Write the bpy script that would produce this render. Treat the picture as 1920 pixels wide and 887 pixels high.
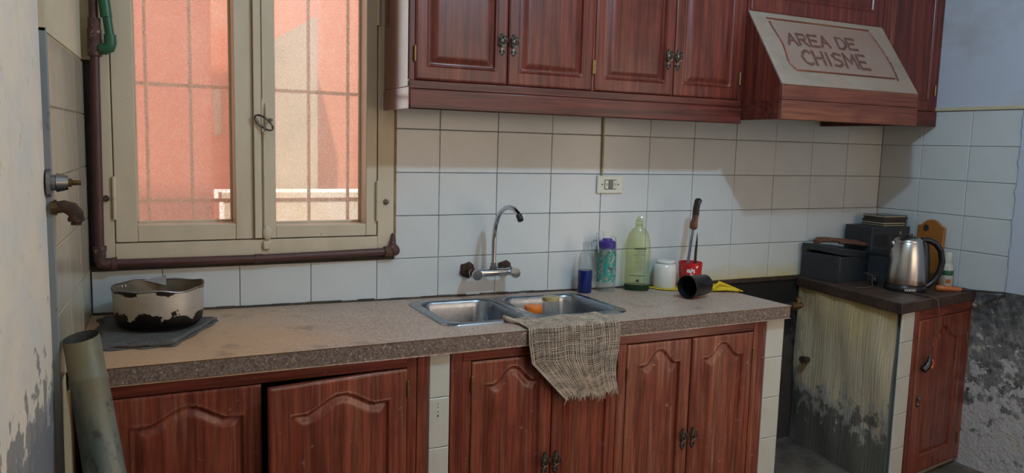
import bpy, math, random
import numpy as np
from mathutils import Vector, Matrix, Euler

random.seed(7)
np.random.seed(7)
for o in list(bpy.data.objects):
    bpy.data.objects.remove(o)
scene = bpy.context.scene
COL = scene.collection
PI = math.pi

# ------------------------------------------------------------------ camera
def look(yaw, pitch, roll):
    cy, sy, cp, sp = math.cos(yaw), math.sin(yaw), math.cos(pitch), math.sin(pitch)
    f = Vector((sy * cp, cy * cp, sp)); r0 = Vector((cy, -sy, 0)); u0 = r0.cross(f)
    r = r0 * math.cos(roll) + u0 * math.sin(roll)
    u = r0 * -math.sin(roll) + u0 * math.cos(roll)
    return Matrix(((r.x, u.x, -f.x), (r.y, u.y, -f.y), (r.z, u.z, -f.z)))
cam_d = bpy.data.cameras.new('camera')
cam = bpy.data.objects.new('camera', cam_d); COL.objects.link(cam)
cam_d.sensor_fit = 'HORIZONTAL'; cam_d.sensor_width = 36
cam_d.lens = 1470.86 / 1920 * 36
cam_d.clip_start = 0.02
cam.matrix_world = Matrix.Translation((-1.0034, -2.5940, 1.4518)) @ look(.4631, -.1171, .0265).to_4x4()
scene.camera = cam

# ------------------------------------------------------------------ light
world = bpy.data.worlds.new('sky'); scene.world = world; world.use_nodes = True
wn = world.node_tree.nodes
wn['Background'].inputs[0].default_value = (.86, .92, 1.0, 1)
wn['Background'].inputs[1].default_value = 4.2
def light(name, kind, loc, energy, color, **kw):
    d = bpy.data.lights.new(name, kind); d.energy = energy; d.color = color
    for k, v in kw.items():
        setattr(d, k, v)
    o = bpy.data.objects.new(name, d); COL.objects.link(o); o.location = loc
    return o
s = light('sun', 'SUN', (0, 0, 6), 7.0, (1, .92, .80), angle=.02)
s.rotation_euler = Vector((.25, .42, -1)).to_track_quat('-Z', 'Y').to_euler()
light('ceiling_lamp_light', 'POINT', (.48, -1.5, 2.42), 47, (.50, .77, 1.0), shadow_soft_size=.035)
# added warm fill light, set in an invented opening behind the camera
a = light('rear_fill_light', 'AREA', (1.30, -3.70, 1.80), 6, (1, .82, .66), shape='RECTANGLE', size=1.6, size_y=1.2)
a.rotation_euler = (PI / 2, 0, 0)
# second added fill light, at an invented gap in the right wall, out of view
a = light('right_fill_light', 'AREA', (2.22, -2.75, 1.10), 12, (1, .82, .68), shape='RECTANGLE', size=2.0, size_y=.95)
a.rotation_euler = (0, PI / 2, 0)
scene.view_settings.view_transform = 'Standard'
scene.view_settings.look = 'None'
scene.view_settings.gamma = 1
scene.view_settings.use_curve_mapping = False
scene.view_settings.exposure = 0.0
scene.cycles.transparent_max_bounces = 16

# ------------------------------------------------------------------ materials
def srgb(r, g, b):
    def c(v):
        v /= 255
        return v / 12.92 if v <= .04045 else ((v + .055) / 1.055) ** 2.4
    return (c(r), c(g), c(b), 1)
MATS = {}
def mat(name, base, rough=.5, metal=0, layers=(), bump=None, coat=0, spec=.5, rough_var=None, emit=None):
    """layers: (colour, scale(x,y,z) or number, lo, hi, amount[, (axis, v0, v1)]) noise masks laid over the base colour"""
    m = bpy.data.materials.new(name); m.use_nodes = True
    nt = m.node_tree; N = nt.nodes; L = nt.links
    P = N['Principled BSDF']
    P.inputs['Base Color'].default_value = base
    P.inputs['Roughness'].default_value = rough
    P.inputs['Metallic'].default_value = metal
    P.inputs['Specular IOR Level'].default_value = spec
    P.inputs['Coat Weight'].default_value = coat
    P.inputs['Coat Roughness'].default_value = .18
    tc = N.new('ShaderNodeTexCoord')
    def noise(sc, detail=5, seed=0):
        mp = N.new('ShaderNodeMapping'); L.new(tc.outputs['Object'], mp.inputs[0])
        mp.inputs['Scale'].default_value = sc if isinstance(sc, tuple) else (sc, sc, sc)
        mp.inputs['Location'].default_value = (seed * 3.7, seed * 1.9, seed * 5.3)
        nz = N.new('ShaderNodeTexNoise'); nz.inputs['Scale'].default_value = 1; nz.inputs['Detail'].default_value = detail
        nz.inputs['Roughness'].default_value = .6
        L.new(mp.outputs[0], nz.inputs['Vector'])
        return nz.outputs[0]
    def ramp(src, lo, hi):
        r = N.new('ShaderNodeMapRange'); r.inputs[1].default_value = lo; r.inputs[2].default_value = hi
        L.new(src, r.inputs[0]); return r.outputs[0]
    def mul(a_, b_):
        x = N.new('ShaderNodeMath'); x.operation = 'MULTIPLY'
        L.new(a_, x.inputs[0])
        if isinstance(b_, (int, float)): x.inputs[1].default_value = b_
        else: L.new(b_, x.inputs[1])
        return x.outputs[0]
    cur = None
    for i, ly in enumerate(layers):
        colr, sc, lo, hi, amt = ly[:5]
        src = noise(sc, 6, i + 1)
        if len(ly) > 5:
            ax, v0, v1 = ly[5]
            sp = N.new('ShaderNodeSeparateXYZ'); L.new(tc.outputs['Object'], sp.inputs[0])
            g = ramp(sp.outputs['xyz'.index(ax)], v0, v1)
            ad = N.new('ShaderNodeMath'); ad.operation = 'ADD'; L.new(src, ad.inputs[0]); L.new(g, ad.inputs[1])
            sb = N.new('ShaderNodeMath'); sb.operation = 'SUBTRACT'; L.new(ad.outputs[0], sb.inputs[0]); sb.inputs[1].default_value = .5
            src = sb.outputs[0]
        fac = mul(ramp(src, lo, hi), amt)
        mx = N.new('ShaderNodeMix'); mx.data_type = 'RGBA'
        L.new(fac, mx.inputs[0]); mx.inputs[7].default_value = colr
        if cur is None: mx.inputs[6].default_value = base
        else: L.new(cur, mx.inputs[6])
        cur = mx.outputs[2]
    if cur is not None: L.new(cur, P.inputs['Base Color'])
    if bump:
        b = N.new('ShaderNodeBump'); b.inputs['Strength'].default_value = bump[1]; b.inputs['Distance'].default_value = bump[2] if len(bump) > 2 else .003
        L.new(noise(bump[0], 6, 9), b.inputs['Height']); L.new(b.outputs[0], P.inputs['Normal'])
    if rough_var:
        L.new(ramp(noise(rough_var[0], 4, 5), .3, .7), (mr := N.new('ShaderNodeMapRange')).inputs[0])
        mr.inputs[3].default_value, mr.inputs[4].default_value = rough_var[1:3]
        L.new(mr.outputs[0], P.inputs['Roughness'])
    MATS[name] = m
    return m
def clear(name, tint, rough=.05, haze=None, haze_amt=.0, haze_scale=60, bump=None, haze_lo=.35, haze_hi=.65, haze_base=0.0):
    """thin clear sheet: tinted see-through with a fresnel gloss and an optional frosted share"""
    m = bpy.data.materials.new(name); m.use_nodes = True
    nt = m.node_tree; N = nt.nodes; L = nt.links
    N.remove(N['Principled BSDF']); out = N['Material Output']
    tr = N.new('ShaderNodeBsdfTransparent'); tr.inputs[0].default_value = tint
    gl = N.new('ShaderNodeBsdfGlossy'); gl.inputs['Roughness'].default_value = rough
    fr = N.new('ShaderNodeFresnel'); fr.inputs[0].default_value = 1.45
    # thin sheet: the same fresnel from both sides
    ge = N.new('ShaderNodeNewGeometry'); mi = N.new('ShaderNodeMapRange'); mi.inputs[3].default_value = 1.45; mi.inputs[4].default_value = 1 / 1.45
    L.new(ge.outputs['Backfacing'], mi.inputs[0]); L.new(mi.outputs[0], fr.inputs[0])
    tc = N.new('ShaderNodeTexCoord')
    nz = N.new('ShaderNodeTexNoise'); nz.inputs['Scale'].default_value = haze_scale; nz.inputs['Detail'].default_value = 3
    L.new(tc.outputs['Object'], nz.inputs['Vector'])
    cur = tr.outputs[0]
    if haze:
        tl = N.new('ShaderNodeBsdfTranslucent'); tl.inputs[0].default_value = haze
        df = N.new('ShaderNodeBsdfDiffuse'); df.inputs[0].default_value = haze
        hm = N.new('ShaderNodeMixShader'); hm.inputs[0].default_value = .5
        L.new(tl.outputs[0], hm.inputs[1]); L.new(df.outputs[0], hm.inputs[2])
        r = N.new('ShaderNodeMapRange'); r.inputs[1].default_value = haze_lo; r.inputs[2].default_value = haze_hi
        r.inputs[3].default_value = haze_base; r.inputs[4].default_value = haze_amt
        L.new(nz.outputs[0], r.inputs[0])
        mx = N.new('ShaderNodeMixShader'); L.new(r.outputs[0], mx.inputs[0]); L.new(cur, mx.inputs[1]); L.new(hm.outputs[0], mx.inputs[2])
        cur = mx.outputs[0]
    mx = N.new('ShaderNodeMixShader'); L.new(fr.outputs[0], mx.inputs[0]); L.new(cur, mx.inputs[1]); L.new(gl.outputs[0], mx.inputs[2])
    if bump:
        b = N.new('ShaderNodeBump'); b.inputs['Strength'].default_value = bump; b.inputs['Distance'].default_value = .002
        L.new(nz.outputs[0], b.inputs['Height']); L.new(b.outputs[0], gl.inputs['Normal']); L.new(b.outputs[0], fr.inputs['Normal'])
    L.new(mx.outputs[0], out.inputs[0])
    MATS[name] = m
    return m
def wood(name, base, dark, light_, axis, coat=.35, rough=.38, wear=0.0):
    k = [55, 55, 55]; k['xyz'.index(axis)] = 2.2
    k2 = [160, 160, 160]; k2['xyz'.index(axis)] = 5
    k3 = [26, 26, 26]; k3['xyz'.index(axis)] = 1.6
    ls = [(dark, tuple(k), .40, .62, .85), (light_, tuple(k3), .5, .70, .6), (dark, tuple(k2), .46, .66, .6), (dark, (7, 7, 7), .52, .72, .5)]
    if wear:
        w = [70, 70, 70]; w['xyz'.index(axis)] = 3.5
        ls.append((srgb(164, 118, 98), tuple(w), .55, .70, wear))
        ls.append((srgb(170, 140, 120), 45, .66, .70, wear * .8))
    return mat(name, base, rough, 0, ls, bump=(tuple(k2), .2, .002), coat=coat, spec=.3)

mat('tile_white', srgb(200, 204, 205), .22, layers=[(srgb(188, 188, 184), 5, .4, .7, .5), (srgb(165, 160, 150), 26, .70, .8, .35)], bump=(9, .05, .004))
mat('tile_greasy', srgb(200, 203, 200), .25, layers=[(srgb(196, 176, 96), (6, 6, 9), .42, .95, .85, ('z', .13, -.02))], bump=(9, .05, .004))
mat('tile_beige', srgb(176, 166, 146), .2, layers=[(srgb(150, 138, 118), (8, 30, 3), .4, .7, .55), (srgb(196, 188, 172), (5, 18, 3), .5, .75, .5)], bump=(9, .08, .004))
mat('tile_front', srgb(196, 194, 184), .3, layers=[(srgb(172, 160, 140), 8, .5, .8, .5)])
mat('grout', srgb(66, 60, 54), .9, layers=[(srgb(40, 34, 28), 12, .4, .7, .7), (srgb(16, 13, 12), 7, .3, .5, .95, ('z', .93, .86)), (srgb(92, 82, 74), 16, .58, .72, .55, ('z', .9, .5))], bump=(30, .6, .01))
mat('grout_light', srgb(186, 170, 134), .9)
mat('blue_paint', srgb(124, 128, 130), .6, layers=[(srgb(104, 118, 120), 9, .45, .7, .7), (srgb(70, 64, 58), 22, .62, .70, .8)])
mat('plaster_left', srgb(222, 206, 186), .8, layers=[(srgb(202, 198, 192), (5, 5, 7), .42, .66, .8), (srgb(206, 194, 176), (9, 9, 16), .5, .7, .6), (srgb(136, 146, 154), (12, 9, 9), .54, .66, .8, ('z', 1.35, .55)), (srgb(200, 184, 158), (12, 12, 18), .62, .66, .8), (srgb(96, 96, 100), (40, 16, 18), .68, .72, .75, ('z', 1.5, .7))], bump=(14, .35, .006))
mat('plaster_cream', srgb(196, 184, 158), .8, layers=[(srgb(176, 162, 134), 5, .45, .7, .6)], bump=(18, .2, .004))
mat('plaster_blue', srgb(184, 190, 204), .75, layers=[(srgb(160, 156, 152), (4, 4, 6), .5, .75, .6), (srgb(88, 86, 84), 45, .74, .78, .7)], bump=(20, .2, .004))
mat('plaster_peeled', srgb(128, 124, 120), .9, layers=[(srgb(78, 78, 78), (14, 14, 16), .42, .62, .9), (srgb(160, 156, 152), (34, 34, 28), .50, .62, .6), (srgb(58, 58, 60), (18, 18, 26), .42, .75, .85, ('z', .45, 1.10)), (srgb(196, 190, 188), (13, 13, 15), .545, .575, .95, ('z', 1.5, -.3)), (srgb(196, 186, 168), (12, 12, 12), .62, .66, .8), (srgb(66, 66, 66), (70, 70, 70), .60, .70, .7)], bump=(40, .9, .012))
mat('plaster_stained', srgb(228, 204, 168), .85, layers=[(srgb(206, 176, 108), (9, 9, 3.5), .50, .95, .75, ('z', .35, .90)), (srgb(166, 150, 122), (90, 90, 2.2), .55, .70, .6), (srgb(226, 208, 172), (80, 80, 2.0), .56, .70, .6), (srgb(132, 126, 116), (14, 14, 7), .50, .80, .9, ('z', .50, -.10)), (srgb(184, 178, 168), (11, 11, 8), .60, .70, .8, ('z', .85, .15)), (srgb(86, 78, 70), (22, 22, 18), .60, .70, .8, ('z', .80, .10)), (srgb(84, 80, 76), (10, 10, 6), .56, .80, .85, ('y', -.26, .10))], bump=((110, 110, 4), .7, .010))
mat('plaster_grey', srgb(150, 146, 136), .9, bump=(20, .3, .004))
mat('floor_cement', srgb(112, 104, 94), .8, layers=[(srgb(58, 52, 46), 6, .4, .65, .85), (srgb(150, 140, 126), 20, .6, .75, .6)], bump=(30, .4, .006))
mat('ceiling_white', srgb(224, 220, 212), .9)
mat('room_wall', srgb(206, 196, 182), .85, layers=[(srgb(190, 178, 160), 3, .4, .7, .6)])
wood('wood_v', srgb(140, 66, 46), srgb(82, 32, 22), srgb(158, 94, 64), 'z', wear=.35)
wood('wood_h', srgb(134, 62, 45), srgb(82, 32, 23), srgb(152, 88, 62), 'x', wear=.2)
wood('wood_worn_v', srgb(142, 72, 51), srgb(90, 39, 28), srgb(170, 112, 84), 'z', wear=.7, rough=.45, coat=.2)
wood('wood_up_v', srgb(112, 48, 36), srgb(62, 23, 19), srgb(132, 68, 48), 'z', coat=.25, rough=.40)
wood('wood_up_h', srgb(102, 44, 35), srgb(56, 22, 19), srgb(122, 62, 46), 'x', coat=.25, rough=.45)
wood('wood_side', srgb(104, 42, 32), srgb(56, 20, 17), srgb(124, 60, 42), 'z', coat=1.0, rough=.22)
wood('wood_hood', srgb(120, 68, 52), srgb(86, 44, 36), srgb(150, 98, 68), 'x', coat=.1, rough=.55)
mat('wood_inside', srgb(58, 34, 26), .8)
mat('hood_dust', srgb(138, 125, 112), .75, layers=[(srgb(150, 118, 104), (9, 9, 9), .46, .70, .6), (srgb(118, 108, 96), (5, 14, 14), .52, .72, .7), (srgb(150, 144, 134), 9, .55, .75, .6)], bump=(60, .15, .002))
mat('hood_dust_field', srgb(136, 110, 98), .7, layers=[(srgb(132, 122, 112), (5, 7, 7), .46, .62, .75), (srgb(120, 108, 100), (7, 5, 5), .60, .75, .6)])
mat('dust_writing', srgb(92, 58, 50), .6, layers=[(srgb(122, 94, 84), 60, .45, .7, .6)])
mat('terrazzo', srgb(192, 166, 148), .45, layers=[(srgb(150, 126, 112), 170, .46, .56, .85), (srgb(214, 202, 188), 130, .60, .66, .85), (srgb(86, 70, 64), 90, .61, .66, .6), (srgb(196, 156, 116), (2.6, 4, 2.6), .45, .75, .7, ('x', .0, -1.0)), (srgb(120, 98, 84), (9, 9, 9), .58, .70, .6)], bump=(140, .12, .002), rough_var=(5, .3, .6))
mat('terrazzo_edge', srgb(126, 106, 94), .6, layers=[(srgb(88, 72, 64), 150, .46, .56, .85), (srgb(180, 166, 152), 130, .60, .66, .85), (srgb(70, 56, 50), 60, .60, .66, .6)], bump=(160, .4, .003))
mat('terrazzo_dark', srgb(86, 64, 52), .5, layers=[(srgb(50, 38, 32), 150, .45, .58, .85), (srgb(126, 104, 88), 170, .62, .68, .7), (srgb(46, 32, 26), 8, .45, .62, .7)], bump=(140, .12, .002))
mat('grime', srgb(62, 44, 30), .7, layers=[(srgb(30, 22, 16), 30, .4, .6, .8), (srgb(110, 80, 44), 14, .55, .7, .6)], bump=(60, .5, .004))
mat('steel', srgb(150, 157, 166), .3, 1, layers=[(srgb(140, 142, 146), (30, 30, 30), .5, .75, .6)], rough_var=(14, .2, .38))
mat('chrome', srgb(206, 208, 212), .1, 1)
mat('chrome_dull', srgb(150, 152, 156), .3, 1, layers=[(srgb(80, 74, 66), 60, .55, .7, .7)])
mat('rust', srgb(62, 44, 34), .9, layers=[(srgb(98, 64, 42), 60, .45, .65, .8), (srgb(32, 26, 22), 40, .5, .65, .8)], bump=(90, .9, .006))
mat('brass_dirty', srgb(120, 96, 60), .45, .9, layers=[(srgb(60, 48, 34), 70, .45, .65, .8)], bump=(80, .4, .003))
mat('brass', srgb(150, 124, 80), .35, .9, layers=[(srgb(100, 76, 46), 60, .5, .7, .6)])
mat('iron_old', srgb(66, 62, 56), .45, .6, layers=[(srgb(150, 138, 118), 110, .48, .62, .8)], bump=(120, .6, .003))
mat('pot_aluminium', srgb(186, 178, 166), .42, .5, layers=[(srgb(164, 150, 128), (9, 9, 18), .45, .7, .6), (srgb(22, 17, 15), (30, 30, 30), .50, .54, 1.0, ('z', .088, -.004)), (srgb(28, 20, 14), (15, 15, 22), .555, .58, 1.0, ('z', .064, .130))], bump=(40, .12, .003))
mat('pot_inside', srgb(150, 138, 120), .45, .6, layers=[(srgb(116, 104, 88), 16, .45, .7, .7)])
mat('cloth_grey', srgb(94, 90, 86), .95, layers=[(srgb(60, 60, 62), (240, 240, 240), .45, .6, .7), (srgb(116, 114, 112), 24, .52, .72, .6)], bump=(420, .6, .003))
mat('thread', srgb(204, 184, 164), .95, layers=[(srgb(132, 118, 104), 40, .4, .65, .7), (srgb(196, 186, 172), 90, .55, .75, .6)])
mat('thread_dark', srgb(98, 80, 68), .95, layers=[(srgb(78, 68, 60), 40, .4, .65, .7)])
mat('yellow_cloth', srgb(214, 184, 36), .9, layers=[(srgb(170, 140, 30), 40, .45, .7, .6)], bump=(260, .4, .002))
mat('frame_paint', srgb(200, 184, 160), .5, layers=[(srgb(182, 164, 138), (9, 9, 3), .45, .7, .6), (srgb(96, 80, 62), 55, .70, .735, .85)], bump=(30, .2, .003))
mat('frame_edge', srgb(150, 124, 86), .7, layers=[(srgb(88, 66, 48), 30, .45, .65, .7)])
mat('pipe_brown', srgb(84, 50, 46), .5, layers=[(srgb(62, 38, 36), 24, .4, .7, .7), (srgb(130, 98, 84), 90, .66, .72, .7)], bump=(50, .25, .003))
mat('pipe_joint', srgb(92, 60, 54), .7, layers=[(srgb(158, 134, 118), 80, .58, .66, .8), (srgb(60, 40, 38), 40, .45, .65, .7)], bump=(90, .8, .005))
mat('pipe_green', srgb(38, 92, 66), .4, layers=[(srgb(26, 70, 52), 30, .45, .7, .6)])
mat('galvanised', srgb(116, 118, 106), .5, .12, layers=[(srgb(78, 92, 88), (30, 30, 6), .40, .58, .9), (srgb(150, 146, 126), (22, 22, 4), .52, .66, .8), (srgb(60, 54, 46), (50, 50, 26), .58, .66, .8), (srgb(116, 104, 72), (14, 14, 14), .45, .75, .8, ('z', .55, 1.15))], bump=(60, .3, .003))
mat('tube_inside', srgb(60, 56, 48), .8)
mat('white_plastic', srgb(214, 210, 194), .35)
mat('grey_plastic', srgb(120, 116, 106), .5)
mat('dark_plastic', srgb(34, 34, 38), .4)
mat('black_plastic', srgb(24, 24, 28), .32)
mat('black_box', srgb(40, 42, 46), .6, layers=[(srgb(66, 68, 70), 14, .45, .7, .6)])
mat('red_plastic', srgb(196, 34, 40), .35)
mat('white_print', srgb(232, 226, 222), .6)
mat('grey_print', srgb(160, 170, 176), .6)
mat('purple_plastic', srgb(66, 50, 130), .35)
mat('teal_print', srgb(30, 148, 132), .5)
mat('print_dark', srgb(40, 46, 40), .6)
mat('ceramic_white', srgb(216, 214, 208), .2, layers=[(srgb(190, 176, 150), 14, .55, .75, .5)])
mat('orange_plastic', srgb(228, 118, 34), .4)
mat('lid_cream', srgb(176, 160, 112), .45, layers=[(srgb(130, 110, 76), 60, .5, .65, .7)])
mat('blade', srgb(150, 160, 172), .4, .6)
mat('blade_dark', srgb(96, 94, 92), .45, .9, layers=[(srgb(70, 62, 56), 60, .45, .65, .7)])
mat('knife_wood', srgb(112, 68, 42), .45, layers=[(srgb(30, 24, 24), 8, .42, .5, 1.0, ('z', .278, .30)), (srgb(78, 44, 28), (60, 60, 10), .45, .7, .6)])
mat('handle_black', srgb(28, 25, 26), .35)
mat('board_wood', srgb(156, 96, 36), .5, layers=[(srgb(122, 70, 26), (60, 60, 4), .42, .7, .7)], bump=((120, 120, 8), .2, .002))
mat('tool_wood', srgb(176, 96, 52), .4, layers=[(srgb(136, 70, 38), (40, 40, 40), .45, .7, .6)])
mat('leather', srgb(116, 74, 58), .6, layers=[(srgb(72, 42, 34), 40, .4, .65, .75), (srgb(176, 130, 96), 60, .6, .7, .6)], bump=(120, .4, .003))
mat('kettle_steel', srgb(184, 184, 184), .24, 1, layers=[(srgb(140, 110, 78), (16, 16, 22), .52, .72, .6, ('z', .09, .02))], rough_var=(6, .22, .28))
mat('cd_case', srgb(52, 54, 56), .2)
mat('cd_paper', srgb(176, 168, 140), .6)
mat('cd_red', srgb(84, 56, 46), .5)
mat('cord_brown', srgb(86, 62, 50), .6)
mat('plug_orange', srgb(220, 92, 62), .5)
mat('cable_beige', srgb(170, 156, 120), .6, layers=[(srgb(120, 104, 74), 40, .5, .7, .6)])
mat('salmon_wall', srgb(176, 102, 84), .9, layers=[(srgb(176, 92, 76), 3, .4, .65, .7), (srgb(200, 132, 114), 9, .55, .75, .5)], bump=(40, .3, .006))
mat('pale_salmon', srgb(206, 142, 126), .9, layers=[(srgb(194, 122, 106), 3, .45, .7, .7), (srgb(216, 164, 150), 9, .55, .75, .5)], bump=(40, .3, .006))
mat('pale_wall', srgb(198, 132, 114), .9, layers=[(srgb(206, 172, 154), 5, .45, .7, .6)])
mat('pillar_grey', srgb(176, 174, 160), .9, layers=[(srgb(142, 156, 138), 5, .5, .7, .7), (srgb(190, 186, 172), 4, .4, .6, .5)])
mat('ledge_white', srgb(232, 230, 222), .9, layers=[(srgb(220, 196, 140), 4, .5, .7, .8)])
mat('bars', srgb(182, 156, 128), .7, layers=[(srgb(110, 88, 70), 40, .45, .7, .6)])
clear('obscure_glass', (.93, .90, .86, 1), .25, haze=(.96, .86, .74, 1), haze_amt=.50, haze_scale=200, bump=.5, haze_lo=.42, haze_hi=.70, haze_base=.16)
clear('clear_plastic', (.86, .88, .88, 1), .08, haze=(.7, .72, .72, 1), haze_amt=.22, haze_base=.08, haze_scale=30)
clear('clear_glass', (.86, .89, .88, 1), .03, haze=(.75, .78, .78, 1), haze_amt=.30, haze_base=.14, haze_scale=30)
clear('green_plastic', (.90, .93, .76, 1), .08, haze=(.60, .66, .42, 1), haze_amt=.13, haze_base=.06, haze_scale=24)
mat('blue_liquid', srgb(16, 36, 104), .12)
clear('green_liquid', (.06, .16, .08, 1), .05, haze=(.05, .13, .06, 1), haze_amt=.5, haze_base=.4, haze_scale=10)
clear('fill_screen', (.3, .2, .12, 1), .6, haze=(.85, .62, .42, 1), haze_amt=.9, haze_base=.85, haze_scale=20)  # warm translucent sheet for the openings added with the fill lights
clear('milky_plastic', (.80, .80, .76, 1), .2, haze=(.85, .85, .80, 1), haze_amt=.85, haze_base=.75, haze_scale=20)

# ------------------------------------------------------------------ mesh helpers
class MB:
    def __init__(self): self.v = []; self.f = []
    def add(self, vs, fs):
        n = len(self.v); self.v += [tuple(map(float, q)) for q in vs]; self.f += [tuple(i + n for i in q) for q in fs]; return self
    def box(self, x0, x1, y0, y1, z0, z1):
        return self.add([(x0, y0, z0), (x1, y0, z0), (x1, y1, z0), (x0, y1, z0), (x0, y0, z1), (x1, y0, z1), (x1, y1, z1), (x0, y1, z1)],
                        [(0, 3, 2, 1), (4, 5, 6, 7), (0, 1, 5, 4), (1, 2, 6, 5), (2, 3, 7, 6), (3, 0, 4, 7)])
    def hexa(self, lo, hi):
        """two quads (4 points each, counter-clockwise from above): a skewed box"""
        return self.add(list(lo) + list(hi), [(0, 3, 2, 1), (4, 5, 6, 7), (0, 1, 5, 4), (1, 2, 6, 5), (2, 3, 7, 6), (3, 0, 4, 7)])
    def prism(self, pts, fn):
        """pts: 2-D outline (ccw), fn(p, side) -> 3-D for side 0/1"""
        n = len(pts)
        return self.add([fn(p, 0) for p in pts] + [fn(p, 1) for p in pts],
                        [tuple(range(n - 1, -1, -1)), tuple(range(n, 2 * n))] + [(i, (i + 1) % n, n + (i + 1) % n, n + i) for i in range(n)])
    def tube(self, path, r, seg=10, closed=False, cap=True, squash=None):
        P = [Vector(p) for p in path]; n = len(P); rings = []; up = None
        R = r if isinstance(r, (list, tuple)) else [r] * n
        for i, p in enumerate(P):
            if closed: t = (P[(i + 1) % n] - P[i - 1])
            else: t = P[min(i + 1, n - 1)] - P[max(i - 1, 0)]
            t = t.normalized()
            if up is None: up = Vector((0, 0, 1)) if abs(t.z) < .9 else Vector((0, 1, 0))
            a_ = (up - t * up.dot(t)).normalized(); up = a_; b_ = t.cross(a_)
            rings.append([p + a_ * math.cos(2 * PI * k / seg) * R[i] + b_ * math.sin(2 * PI * k / seg) * R[i] * (squash or 1) for k in range(seg)])
        vs = [q for rg in rings for q in rg]; fs = []
        m = n if closed else n - 1
        for i in range(m):
            for k in range(seg):
                a0 = i * seg + k; a1 = i * seg + (k + 1) % seg; j = (i + 1) % n
                fs.append((a0, a1, j * seg + (k + 1) % seg, j * seg + k))
        if cap and not closed:
            fs.append(tuple(range(seg - 1, -1, -1))); fs.append(tuple((n - 1) * seg + k for k in range(seg)))
        return self.add(vs, fs)
    def lathe(self, prof, seg=32, c=(0, 0, 0), wob=None, sx=1, sy=1):
        n = len(prof); vs = []; fs = []
        for i, (r, z) in enumerate(prof):
            for k in range(seg):
                a_ = 2 * PI * k / seg; rr, zz = (r, z) if wob is None else wob(r, z, a_, i)
                vs.append((c[0] + rr * math.cos(a_) * sx, c[1] + rr * math.sin(a_) * sy, c[2] + zz))
        for i in range(n - 1):
            for k in range(seg):
                fs.append((i * seg + k, i * seg + (k + 1) % seg, (i + 1) * seg + (k + 1) % seg, (i + 1) * seg + k))
        if prof[0][0] > 1e-6 and prof[0][0] < .9: pass
        return self.add(vs, fs)
    def disc(self, c, r, seg=24, n=(0, 0, 1)):
        q = Vector(n).to_track_quat('Z', 'Y')
        return self.add([Vector(c) + q @ Vector((r * math.cos(2 * PI * k / seg), r * math.sin(2 * PI * k / seg), 0)) for k in range(seg)], [tuple(range(seg))])
    def cyl(self, p0, p1, r0, r1=None, seg=16):
        return self.tube([p0, p1], [r0, r0 if r1 is None else r1], seg)
    def sphere(self, c, r, seg=12, rings=8, s=(1, 1, 1)):
        vs = []; fs = []
        for i in range(rings + 1):
            th = PI * i / rings
            for k in range(seg):
                ph = 2 * PI * k / seg
                vs.append((c[0] + r * s[0] * math.sin(th) * math.cos(ph), c[1] + r * s[1] * math.sin(th) * math.sin(ph), c[2] + r * s[2] * math.cos(th)))
        for i in range(rings):
            for k in range(seg):
                fs.append((i * seg + k, (i + 1) * seg + k, (i + 1) * seg + (k + 1) % seg, i * seg + (k + 1) % seg))
        return self.add(vs, fs)
    def grid(self, fn, nu, nv):
        vs = [fn(i / nu, j / nv) for j in range(nv + 1) for i in range(nu + 1)]
        fs = [(j * (nu + 1) + i, j * (nu + 1) + i + 1, (j + 1) * (nu + 1) + i + 1, (j + 1) * (nu + 1) + i) for j in range(nv) for i in range(nu)]
        return self.add(vs, fs)
    def build(self, name, m, parent=None, smooth=None, bevel=None, solid=None, origin=None, seg=2):
        me = bpy.data.meshes.new(name)
        v = self.v
        if origin: v = [(a_[0] - origin[0], a_[1] - origin[1], a_[2] - origin[2]) for a_ in v]
        me.from_pydata(v, [], self.f); me.validate(); me.update()
        me.materials.append(MATS[m])
        if smooth is not None:
            me.polygons.foreach_set('use_smooth', [True] * len(me.polygons)); me.set_sharp_from_angle(angle=math.radians(smooth))
        o = bpy.data.objects.new(name, me); COL.objects.link(o)
        if origin: o.location = origin
        if parent: o.parent = parent
        if parent and origin and False: pass
        if solid:
            md = o.modifiers.new('solid', 'SOLIDIFY'); md.thickness = solid; md.offset = -1
        if bevel:
            md = o.modifiers.new('bevel', 'BEVEL'); md.width = bevel; md.segments = seg; md.limit_method = 'ANGLE'; md.angle_limit = math.radians(40)
            if smooth is None:
                me.polygons.foreach_set('use_smooth', [True] * len(me.polygons)); me.set_sharp_from_angle(angle=math.radians(35))
        return o
def tag(o, label, cat, group=None):
    o['label'] = label; o['category'] = cat
    if group: o['group'] = group
    return o
def thing(name, label, cat, loc=(0, 0, 0), rot=(0, 0, 0), group=None):
    o = bpy.data.objects.new(name, None); COL.objects.link(o)
    o.empty_display_size = .02; o.location = loc; o.rotation_euler = rot
    return tag(o, label, cat, group)
def struct(o): o['kind'] = 'structure'; return o
def copy_obj(o, parent, loc, name=None):
    c = o.copy(); COL.objects.link(c); c.parent = parent; c.location = loc
    return c
def zc(x, y):
    """top of the slightly twisted worktop"""
    return .9 - .014 * x * (1 + max(y, -.55) / .55)

# ------------------------------------------------------------------ the room shell
# back wall (grimy mortar behind the tiles) with the window opening
WX0, WX1, WZ0, WZ1 = -1.068, -.166, 1.072, 2.36
b = MB()
b.box(-1.30, WX0, .005, .17, 0, 2.75).box(WX1, 2.46, .005, .17, 0, 2.75).box(WX0, WX1, .005, .17, 0, WZ0).box(WX0, WX1, .005, .17, WZ1, 2.75)
wall_back = struct(b.build('wall_back', 'grout'))
# painted plaster above the tile field on the back wall
MB().box(-1.30, WX0, -.002, .006, 1.66, 2.75).box(WX1, 2.25, -.002, .006, 1.66, 2.75).box(WX0, WX1, -.002, .006, WZ1, 2.75).build('plaster_coat', 'plaster_cream', wall_back)

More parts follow.
